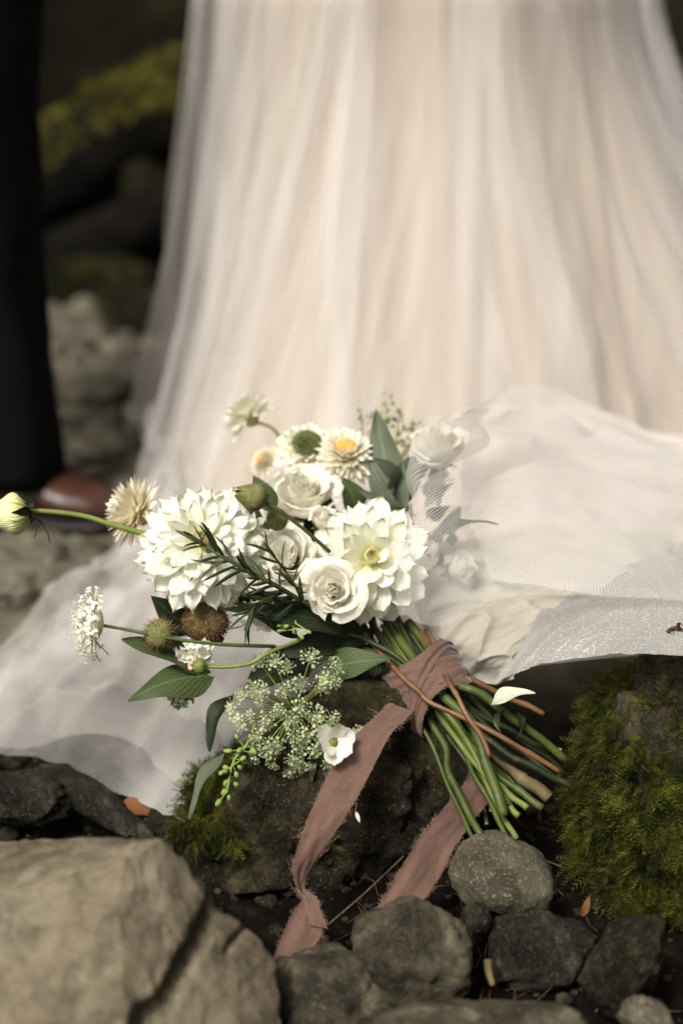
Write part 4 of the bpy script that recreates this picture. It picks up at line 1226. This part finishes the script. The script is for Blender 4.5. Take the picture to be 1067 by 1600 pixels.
for pts, r_, mat, lab in ST:
    pp = np.array([P(*a) for a in pts])
    b = MB(); q3 = PX(1.18)
    t = np.linspace(0, 1, 46)
    rad = r_ * q3 * (1 + .04 * np.sin(t * 40 + r_) + .16 * np.exp(-((t - .78 + .1 * math.sin(r_ * 9)) / .012) ** 2) + .10 * np.exp(-((t - .6) / .010) ** 2) + .06 * noise(np.stack([t * 14 + r_ * 9, t, t], -1)))
    if mat == 'stem_bark': rad = rad * np.interp(t, [0, .55, .75, 1], [.35, .5, .95, 1.0])
    if mat == 'stem_brown': rad = rad * (1 + .22 * np.exp(-((t - .6) / .012) ** 2) + .25 * np.exp(-((t - .86) / .012) ** 2))
    line = cr(pp, t) + noise(np.stack([t * 5 + r_ * 3, t * 0, t * 0 + pts[4][0]], -1))[:, None] * np.array((1, .3, .6)) * .0026
    b.tube(line, rad, 10)
    addw('stem', b, M[mat], BQ, label=lab)
    if lab and 'thinnest' in lab or mat == 'stem_bark': continue
# pale leaf and curl among the stems
leaf(BQ, 'leaf', P(766, 1102, 1.17), P(836, 1083, 1.15), cdir(-.1, .75, .65), 30 * q2, 'leaf_pale', bend=.12, fold=.35, label='single small whitish leaf standing off the stems')
leaf(BQ, 'leaf', P(790, 1110, 1.18), P(785, 1150, 1.165), cdir(-.7, .2, .6), 16 * q2, 'stem_dark', bend=.35, fold=.3)
leaf(BQ, 'leaf', P(802, 1110, 1.18), P(806, 1155, 1.165), cdir(.6, .2, .7), 16 * q2, 'leaf_dark', bend=.25, fold=.3)

# ribbon: binding and two tails
def fray(parent, edge, outdir, n, L, seed, side=1):
    g = np.random.default_rng(seed); b = MB()
    pts = cr(edge, np.linspace(0, 1, n)); T_ = nrm(np.gradient(pts, axis=0)); od = cr(outdir, np.linspace(0, 1, n))
    for k in range(n):
        d = nrm(od[k] + .7 * T_[k] * g.normal() + .4 * g.normal(size=3)); Lk = L * g.uniform(.2, 1.0) * (.45 + .9 * abs(math.sin(k * .13 + seed) * math.sin(k * .041))) * (2.2 if g.random() < .03 else 1)
        p0 = pts[k] - od[k] * .0008
        b.tube([p0, p0 + d * Lk * .5 + g.normal(size=3) * Lk * .12, p0 + d * Lk + T_[k] * g.normal() * Lk * .5], [.00042, .0002], 3, False)
    return addw('frayed_edge', b, M['thread'], parent, kind='stuff')


def tail(rows, label, seed, thick=.0005):
    """rows: (left px, right px) each with depth, down the length of the ribbon"""
    A = np.array([P(*a) for a, b in rows]); B = np.array([P(*b) for a, b in rows])
    n = 20 * len(rows); t = np.linspace(0, 1, n)
    a = cr(A, t); b = cr(B, t); s = np.linspace(0, 1, 16); a, b = a + (b - a) * .05, b - (b - a) * .05
    G = a[:, None] * (1 - s)[None, :, None] + b[:, None] * s[None, :, None]
    nn = nrm(np.cross(np.gradient(a, axis=0), b - a))
    ln = np.concatenate([[0], np.cumsum(np.linalg.norm(np.diff((a + b) / 2, axis=0), axis=1))])
    uv = np.stack([np.tile(s * .034, (n, 1)), np.tile(ln[:, None], (1, 16))], -1)
    wv = fbm(np.stack([uv[..., 0] * 60 + seed, uv[..., 1] * 18, uv[..., 0] * 0], -1), 3) * .0022
    G = G + nn[:, None] * wv[..., None]
    wid = np.linalg.norm(b - a, axis=1)
    mb_ = MB().grid(G, uv=uv)
    o = addw('ribbon_tail', mb_, M['ribbon'], BQ, label=label)
    for E, F_, sd_ in ((G[:, 0], a - b, 1), (G[:, -1], b - a, 2)):
        fray(o, E[::4], nrm(F_)[::4], int(ln[-1] / .00085), .0046, seed + sd_)
    return o


tail([((606, 1098, 1.19), (648, 1112, 1.18)), ((582, 1122, 1.165), (636, 1125, 1.168)), ((530, 1172, 1.142), (612, 1150, 1.148)), ((482, 1268, 1.12), (565, 1240, 1.13)), ((459, 1338, 1.105), (512, 1322, 1.118)),
      ((457, 1372, 1.10), (486, 1362, 1.118)), ((466, 1398, 1.095), (478, 1388, 1.11)), ((474, 1405, 1.092), (495, 1402, 1.09)), ((478, 1424, 1.085), (503, 1428, 1.08)), ((482, 1445, 1.08), (514, 1452, 1.078))],
     'longer ribbon tail running down the wet rock with a twist', 3)
tail([((472, 1402, 1.10), (500, 1440, 1.085)), ((452, 1432, 1.085), (506, 1456, 1.08)), ((430, 1480, 1.07), (492, 1480, 1.075)), ((412, 1530, 1.055), (450, 1515, 1.06)), ((398, 1560, 1.045), (420, 1545, 1.05))],
     'lower folded end of the longer ribbon tail', 8)
tail([((720, 1150, 1.22), (760, 1165, 1.215)), ((735, 1200, 1.19), (775, 1230, 1.19)), ((696, 1255, 1.155), (738, 1290, 1.16)), ((662, 1295, 1.135), (712, 1325, 1.14)), ((640, 1328, 1.12), (692, 1368, 1.128)),
      ((612, 1375, 1.105), (672, 1398, 1.11)), ((585, 1422, 1.09), (640, 1435, 1.095)), ((565, 1460, 1.08), (615, 1470, 1.08))], 'shorter ribbon tail ending behind the blocky stone', 5)

wc = P(676, 1072, 1.205); wax = nrm(P(715, 1128, 1.19) - P(640, 1015, 1.22))
wx = nrm(np.cross(wax, cdir(0, 0, 1))); wy = np.cross(wx, wax)
wrap_root = None
for k, (off, hw, r0, tl, ph) in enumerate(((-.004, .020, 1.0, .0, 0), (.006, .014, 1.05, .35, 1), (-.010, .012, 1.07, -.3, 2), (.002, .007, 1.10, .62, 3))):
    a = np.linspace(0, 2 * math.pi, 96, endpoint=False)[None]; s = np.linspace(-1, 1, 22)[:, None]
    rx, ry = .0305 * r0, .026 * r0
    rad = 1 + .035 * fbm(np.stack([np.cos(a) * 1.5 + 0 * s, s * 2.2 + np.sin(a) + ph * 5, 0 * s + np.sin(a) * 1.5], -1), 3) + .045 * np.sin(s * 7 + np.sin(a + ph) * 2) * .5 - .05 * s ** 4
    h = off + s * hw * (1 + .12 * np.sin(a * 3 + ph)) + tl * rx * np.cos(a + .4) 
    G = wc + (rx * rad * np.cos(a))[..., None] * wx + (ry * rad * np.sin(a))[..., None] * wy + (h - .0)[..., None] * wax
    # the bundle narrows towards the binding's middle
    uv = np.stack([h + 0 * a, a * .03 + 0 * s], -1)
    b = MB().grid(G, wrap=True, uv=uv)
    o = addw('ribbon_wrap', b, M['ribbon'], BQ if wrap_root is None else wrap_root, label='mauve ribbon bound round the stems' if wrap_root is None else None)
    if wrap_root is None: wrap_root = o
    for e, sg in ((G[0], -1), (G[-1], 1)):
        fray(wrap_root, e[::4], np.tile(wax * sg, (24, 1)), 220, .003, k * 3 + sg + 5)

# ------------------------------------------------------------------ the dress
DR = empty('wedding_dress', (.13, .95, 0), category='dress', label='blush and ivory tulle wedding dress with its train spread over the stones')
DC = np.array((.13, .95))
# hem and floor-contact radius by direction (degrees: 0 towards the camera, negative left)
TAB = np.array([[-180, .40, .46, .26], [-130, .38, .42, .27], [-90, .365, .39, .280], [-70, .385, .41, .280], [-50, .45, .51, .28], [-40, .50, .61, .275], [-35, .53, .78, .275], [-31, .55, .96, .275], [-27, .56, 1.12, .275],
                [-22, .56, 1.06, .275], [-19, .58, 1.02, .27], [-14, .58, 1.11, .27], [-9, .58, 1.06, .265], [0, .58, .76, .27], [20, .59, .64, .28], [45, .62, .66, .275], [70, .66, .72, .265], [90, .64, .70, .262], [130, .50, .6, .26], [180, .40, .46, .26]])


def skirt(offset, seed, amp, nth=900, nz=150, hem=1.0, kf=1.0, phi0=-180, phi1=180):
    ph = np.linspace(phi0, phi1, nth)
    Rb = np.interp(ph, TAB[:, 0], TAB[:, 1]); Rh = np.maximum(np.interp(ph, TAB[:, 0], TAB[:, 2]) * hem, Rb + .02); R1 = np.interp(ph, TAB[:, 0], TAB[:, 3])
    Rh = np.convolve(np.pad(Rh, 6, 'edge'), np.ones(13) / 13, 'valid')
    phr = np.radians(ph)
    t = np.linspace(0, 1, nz)[:, None]
    # t 0..0.7: waist to floor; 0.7..1: lying on the ground
    u = np.clip(t / .72, 0, 1)
    z0 = 1.0 * (1 - u) ** 1.0
    # radius by height: waist .15 -> R1 at z=.64 -> Rb at the floor
    zz = 1 - u
    r_up = np.where(zz > .64, .15 + (R1 - .15) * (1 - ((zz - .64) / .36)) ** .8, R1 + (Rb - R1) * (1 - zz / .64) ** 1.35)
    v = np.clip((t - .72) / .28, 0, 1)
    r = r_up + (Rh - Rb) * v
    # soft bend where the fabric meets the ground
    zf = .05 * np.exp(-v * 5) * (u >= .999) + np.maximum(z0, 0)
    c3 = np.stack([np.cos(phr), np.sin(phr), 0 * phr], -1)
    warp = .35 * noise(c3 * 3 + seed) + phr
    f = np.zeros_like(r)
    for (k, a_, s_) in ((5, .45, .0), (10, .36, 1.7), (19, .22, 4.1), (43, .06, 2.2)):
        drift = .8 * noise(np.stack([t * 1.6 + 0 * phr, 0 * t + np.cos(phr) * 2 + seed, 0 * t + np.sin(phr) * 2 + k], -1))
        f = f + a_ * np.cos(k * kf * (warp + .42 * u ** 1.2) + s_ * seed + 1.6 * drift)
    f = np.abs(f + .25) ** .8 * np.sign(f + .25)
    gg = np.random.default_rng(int(seed * 10) + 3)
    for _ in range(22):                                             # single crisp folds that fan out downwards
        c0 = gg.uniform(-1.5, 1.5); lean = .32 * c0 - .12 + gg.normal() * .24; w = gg.uniform(.02, .12); hh = gg.uniform(.5, 1.9)
        t0, t1 = gg.uniform(-.6, .45), gg.uniform(.55, 1.6)
        d = phr - (c0 + lean * u ** 1.1 + .03 * np.sin(u * 5 + c0 * 9)); w = w * (.7 + .7 * u)
        f = f + hh * (np.exp(-np.abs(d) / w) - .35 * np.exp(-(d - w * 1.3) ** 2 / w ** 2)) * sstep(t0, t0 + .3, u) * (1 - sstep(t1 - .3, t1, u))
    A = amp * np.interp(u + 0 * r, [0, .3, .7, 1], [.15, .35, .8, 1.1]) * (1 - .75 * v)
    r = r + offset * (1 - .6 * v) + A * f
    x = DC[0] + r * np.sin(phr); y = DC[1] - r * np.cos(phr)
    wr = fbm(np.stack([x * 4.2, y * 4.2, 0 * x + seed], -1), 3)
    rip = fbm(np.stack([x * 11, y * 4 + seed, 0 * x], -1), 3)
    lie = sstep(.55, 1.0, u) * (v > -1)
    lift = (.018 + .035 * np.clip(wr + .35, 0, 1.4) * 1.1 + .016 * (1 - np.abs(rip)) ** 4) * lie * (.35 + .65 * np.clip(1 - .5 * v, 0, 1))
    z = zf + gz(x, y) * lie + lift + offset * .35 * lie
    z = np.maximum(z, gz(x, y) + .008)
    return np.stack([x, y, z], -1), ph


def dress_part(name, G, mat, **kw):
    d1 = np.concatenate([np.zeros((1, G.shape[1])), np.cumsum(np.linalg.norm(np.diff(G, axis=0), axis=2), 0)])
    uu = np.concatenate([[0], np.cumsum(np.linalg.norm(np.diff(G[int(len(G) * .8)], axis=0), axis=1))])
    uv = np.stack([np.tile(uu, (len(G), 1)), d1], -1)
    return addw(name, MB().grid(G, uv=uv), M[mat], DR, **kw)


G0, _ = skirt(0, 1.0, .009, hem=.70); dress_part('underskirt', G0, 'under', label='opaque blush lining of the skirt')
G1, _ = skirt(.016, 4.3, .017, hem=1.0, kf=1.15); dress_part('tulle_skirt', G1, 'tulle_a', label='soft inner layer of gathered tulle')
G2, _ = skirt(.040, 7.9, .021, hem=1.02, kf=.85); dress_part('tulle_skirt', G2, 'tulle_d', label='loose outer layer of gathered tulle')


def sheet(name, ctrl, mat, nu=150, nv=110, wr=.006, wf=9, seed=0, stretch=(1, 3), **kw):
    C = np.array([[P(*c) for c in row] for row in ctrl])          # rows x cols
    a = cr(C, np.linspace(0, 1, nu)); b = np.swapaxes(cr(np.swapaxes(a, 0, 1), np.linspace(0, 1, nv)), 0, 1)
    du = np.gradient(b, axis=0); dv = np.gradient(b, axis=1); nn = nrm(np.cross(du, dv))
    lu = np.cumsum(np.linalg.norm(du, axis=2), 0); lv = np.cumsum(np.linalg.norm(dv, axis=2), 1)
    f = fbm(np.stack([lu * wf * stretch[0], lv * wf * stretch[1], 0 * lu + seed], -1), 4)
    rdg = 1 - np.abs(fbm(np.stack([lu * wf * .8 * stretch[0] + 9, lv * wf * .8 * stretch[1], 0 * lu + seed + 3], -1), 2)) * 2.2
    h = wr * (f + 1.3 * np.clip(rdg, 0, 1) ** 5)
    return addw(name, MB().grid(b + nn * h[..., None], uv=np.stack([lu.mean(1, keepdims=True) + 0 * lu, lv.mean(0, keepdims=True) + 0 * lv], -1)), M[mat], DR, **kw)


# cream satin that hangs between the bouquet and the mossy boulder
sheet('satin_panel', [[(690, 850, 1.36), (800, 830, 1.38), (950, 820, 1.40), (1150, 820, 1.42)],
                      [(650, 930, 1.285), (780, 920, 1.29), (900, 905, 1.30), (1150, 900, 1.32)],
                      [(665, 985, 1.265), (760, 985, 1.25), (880, 965, 1.26), (1150, 960, 1.27)],
                      [(715, 1037, 1.26), (775, 1030, 1.24), (860, 1000, 1.25), (1150, 985, 1.26)],
                      [(765, 1066, 1.26), (800, 1062, 1.245), (840, 1040, 1.25), (1150, 1010, 1.26)]], 'satin', wr=.0042, wf=12, seed=2, stretch=(3, 1), label='cream satin fold beside the binding')
sheet('glitter_hem', [[(838, 945, 1.30), (930, 905, 1.30), (1060, 850, 1.32), (1190, 815, 1.34)],
                      [(836, 965, 1.255), (925, 935, 1.25), (1050, 900, 1.25), (1190, 880, 1.26)],
                      [(826, 990, 1.225), (905, 960, 1.205), (1030, 940, 1.195), (1190, 945, 1.19)],
                      [(806, 1025, 1.21), (875, 995, 1.175), (1010, 985, 1.155), (1190, 992, 1.15)],
                      [(772, 1066, 1.215), (855, 1037, 1.165), (990, 1022, 1.13), (1190, 1036, 1.12)]], 'spark', wr=.0014, wf=14, seed=5, label='grey-white glittery hem lying on the mossy boulder')
# net drawn over the right side of the bouquet, folded back on itself at its left edge
OV = [[(800, 640, 1.42), (770, 700, 1.36), (745, 800, 1.30), (740, 870, 1.27), (735, 935, 1.25)],
      [(742, 632, 1.33), (674, 664, 1.285), (645, 740, 1.26), (640, 850, 1.235), (637, 958, 1.215)],
      [(745, 628, 1.32), (666, 664, 1.265), (636, 740, 1.225), (634, 850, 1.19), (634, 962, 1.165)],
      [(765, 620, 1.33), (700, 670, 1.265), (675, 760, 1.205), (665, 860, 1.175), (660, 974, 1.155)],
      [(800, 612, 1.37), (760, 690, 1.29), (735, 790, 1.215), (710, 880, 1.18), (700, 974, 1.16)],
      [(870, 632, 1.42), (840, 720, 1.34), (830, 810, 1.25), (800, 875, 1.20), (775, 936, 1.18)],
      [(970, 668, 1.45), (950, 760, 1.37), (950, 835, 1.27), (930, 895, 1.21), (880, 930, 1.185)],
      [(1170, 720, 1.48), (1170, 790, 1.40), (1170, 860, 1.30), (1170, 920, 1.21), (1170, 955, 1.17)]]
sheet('tulle_overlay', OV, 'tulle_b', 240, 170, .010, 5, 3, (.6, 1.3), label='sheer white net drawn over the right of the bouquet')
OV2 = [[(800, 602, 1.56), (752, 650, 1.41), (730, 730, 1.345), (742, 820, 1.31), (765, 905, 1.28)],
       [(870, 612, 1.62), (830, 680, 1.42), (822, 760, 1.36), (842, 840, 1.31), (850, 915, 1.26)],
       [(970, 650, 1.64), (955, 715, 1.44), (950, 790, 1.37), (960, 860, 1.31), (960, 930, 1.25)],
       [(1180, 715, 1.66), (1180, 760, 1.46), (1180, 840, 1.39), (1180, 900, 1.31), (1180, 960, 1.25)]]
sheet('tulle_overlay', OV2, 'tulle_c', 150, 120, .017, 6, 8, (.6, 1.2), label='second looser net layer under the first')
OV3 = [[(880, 612, 1.70), (835, 680, 1.46), (800, 770, 1.40), (815, 850, 1.35), (870, 910, 1.31)],
       [(960, 640, 1.72), (930, 700, 1.47), (905, 780, 1.41), (930, 850, 1.36), (960, 915, 1.31)],
       [(1060, 680, 1.74), (1060, 730, 1.49), (1060, 800, 1.43), (1060, 860, 1.37), (1060, 920, 1.31)],
       [(1190, 722, 1.76), (1190, 750, 1.50), (1190, 840, 1.44), (1190, 900, 1.38), (1190, 960, 1.31)]]
sheet('tulle_overlay', OV3, 'tulle_c', 150, 120, .020, 6, 12, (.7, 1.0), label='innermost crumpled net layer')

# small dry seedling on the hem
b = MB(); s0 = P(1032, 1003, 1.158)
b.tube([s0, P(1045, 985, 1.152), P(1062, 978, 1.15)], [.0012, .002, .001], 5, True, 8)
g = np.random.default_rng(2)
for k in range(12):
    c = P(1055 + g.normal() * 8, 982 + g.normal() * 6, 1.15); b.grid(leaf_grid(c, c + nrm(g.normal(size=3)) * .007, g.normal(size=3), .003, nu=4, nv=3))
addw('dry_seedling', b, M['litter'], None, label='tiny dry brown seedling stuck on the glittery hem', category='seedling')

# ------------------------------------------------------------------ the groom's legs
PR = empty('person', P(40, 785, 2.02) * np.array((1, 1, 0)), category='person', label='person standing at the left edge in black trousers and brown leather shoes')


def leg_path(pts, rads):
    t = np.linspace(0, 1, 44)
    c = cr(np.array(pts), t); rr = cr(np.array(rads), t)
    a = np.linspace(0, 2 * math.pi, 40, endpoint=False)
    fold = 1 + .11 * fbm(np.stack([np.cos(a)[None] * 1.5 + 0 * t[:, None], np.sin(a)[None] * 1.5 + 0 * t[:, None], t[:, None] * 7 + 0 * a[None]], -1), 3)
    return np.stack([c[:, None, 0] + rr[:, :1] * fold * np.cos(a), c[:, None, 1] + rr[:, 1:] * fold * np.sin(a), c[:, None, 2] + 0 * a[None]], -1)


ank = P(38, 745, 1.95); top = P(46, 0, 2.05)
hipz = 1.0
b = MB()
for dx, dy in ((0, 0), (-.24, .02)):
    p_ank = ank + np.array((dx, dy, 0)); p_ank[2] = .038
    p_knee = np.array((P(22, 300, 2.0)[0] + dx * .95, p_ank[1] + .02, .46)); p_hip = np.array((top[0] + dx * .72, p_ank[1] + .06, .93)); p_w = np.array((top[0] - .09 + dx * .25, p_ank[1] + .06, hipz + .05))
    G = leg_path([p_ank, p_ank * .5 + p_knee * .5, p_knee, p_knee * .5 + p_hip * .5, p_hip, p_w], [(.056, .075), (.060, .072), (.078, .085), (.085, .095), (.09, .115), (.13, .12)])
    b.grid(np.concatenate([np.tile(G[0].mean(0), (1, 40, 1)), G, np.tile(G[-1].mean(0), (1, 40, 1))]), wrap=True, flip=False)
addw('trousers', b, M['trouser'], PR)
for dx, dy, rz in ((0, 0, -12), (-.24, .02, 8)):
    s = np.linspace(0, 1, 30); a = np.linspace(0, 2 * math.pi, 24, endpoint=False)
    wd = np.interp(s, [0, .05, .25, .5, .72, .9, 1], [.012, .030, .034, .036, .046, .036, .006])
    ht = np.interp(s, [0, .05, .25, .42, .6, .85, 1], [.04, .075, .085, .078, .055, .040, .012])
    ring = np.stack([(s * .27 - .125)[:, None] + 0 * a, wd[:, None] * np.cos(a), ht[:, None] * .5 + ht[:, None] * .5 * np.sign(np.sin(a)) * np.abs(np.sin(a)) ** .75 + .012], -1)
    Rz = rotm(0, 0, rz)
    base = np.array((ank[0] + dx, ank[1] + dy - .01, gz(ank[0] + dx, ank[1] + dy) + .012))
    sh = addw('shoe', MB().grid(ring @ Rz.T + base, wrap=True), M['leather'], PR)
    sole = np.stack([(s * .275 - .128)[:, None] + 0 * a, (wd[:, None] + .003) * np.cos(a), .008 + .007 * np.sign(np.sin(a)) * np.abs(np.sin(a)) ** .4 + 0 * s[:, None]], -1)
    addw('sole', MB().grid(sole @ Rz.T + base, wrap=True), M['sole'], sh)

# ------------------------------------------------------------------ little things on the ground
addw('dry_leaf', MB().grid(leaf_grid(P(178, 1270, 1.275), P(246, 1280, 1.265), (0, -.2, 1), .022, .2, .3)), M['dryleaf'], None, label='orange-brown dry leaf on the ground beyond the tan boulder', category='leaf')
addw('dry_leaf', MB().grid(leaf_grid(P(908, 1432, 1.10), P(920, 1398, 1.10), (0, -.8, .5), .006, .2, .3)), M['dryleaf'], None, label='thin brown leaf sliver behind the dark angular stone', category='leaf')
addw('broken_twig', MB().tube([P(762, 1500, 1.06), P(764, 1520, 1.055), P(770, 1540, 1.05)], [.0035, .003, .0022], 7, True, 10), M['stem_bark'], None, label='short pale broken twig in the gap below the dark stone', category='twig')
addw('twig', MB().tube([P(560, 1445, 1.08), P(585, 1455, 1.08), P(605, 1462, 1.08)], [.0012, .0008], 5, True, 8), M['litter'], None, label='thin brown twig lying between ribbon ends', category='twig')
addw('thread', MB().tube([P(512, 1445, 1.08), P(570, 1395, 1.09), P(630, 1338, 1.12)], [.0004, .0004], 4, False, 10), M['thread'], None, label='single long thread stretched between the two ribbon tails', category='thread')
addw('petal_sliver', MB().grid(leaf_grid(P(556, 1268, 1.12), P(562, 1286, 1.118), cdir(0, .3, .9), .003, .1, .2, nu=6, nv=4)), M['straw'], None, label='tiny pale sliver on the wet rock beside the long ribbon tail', category='petal')
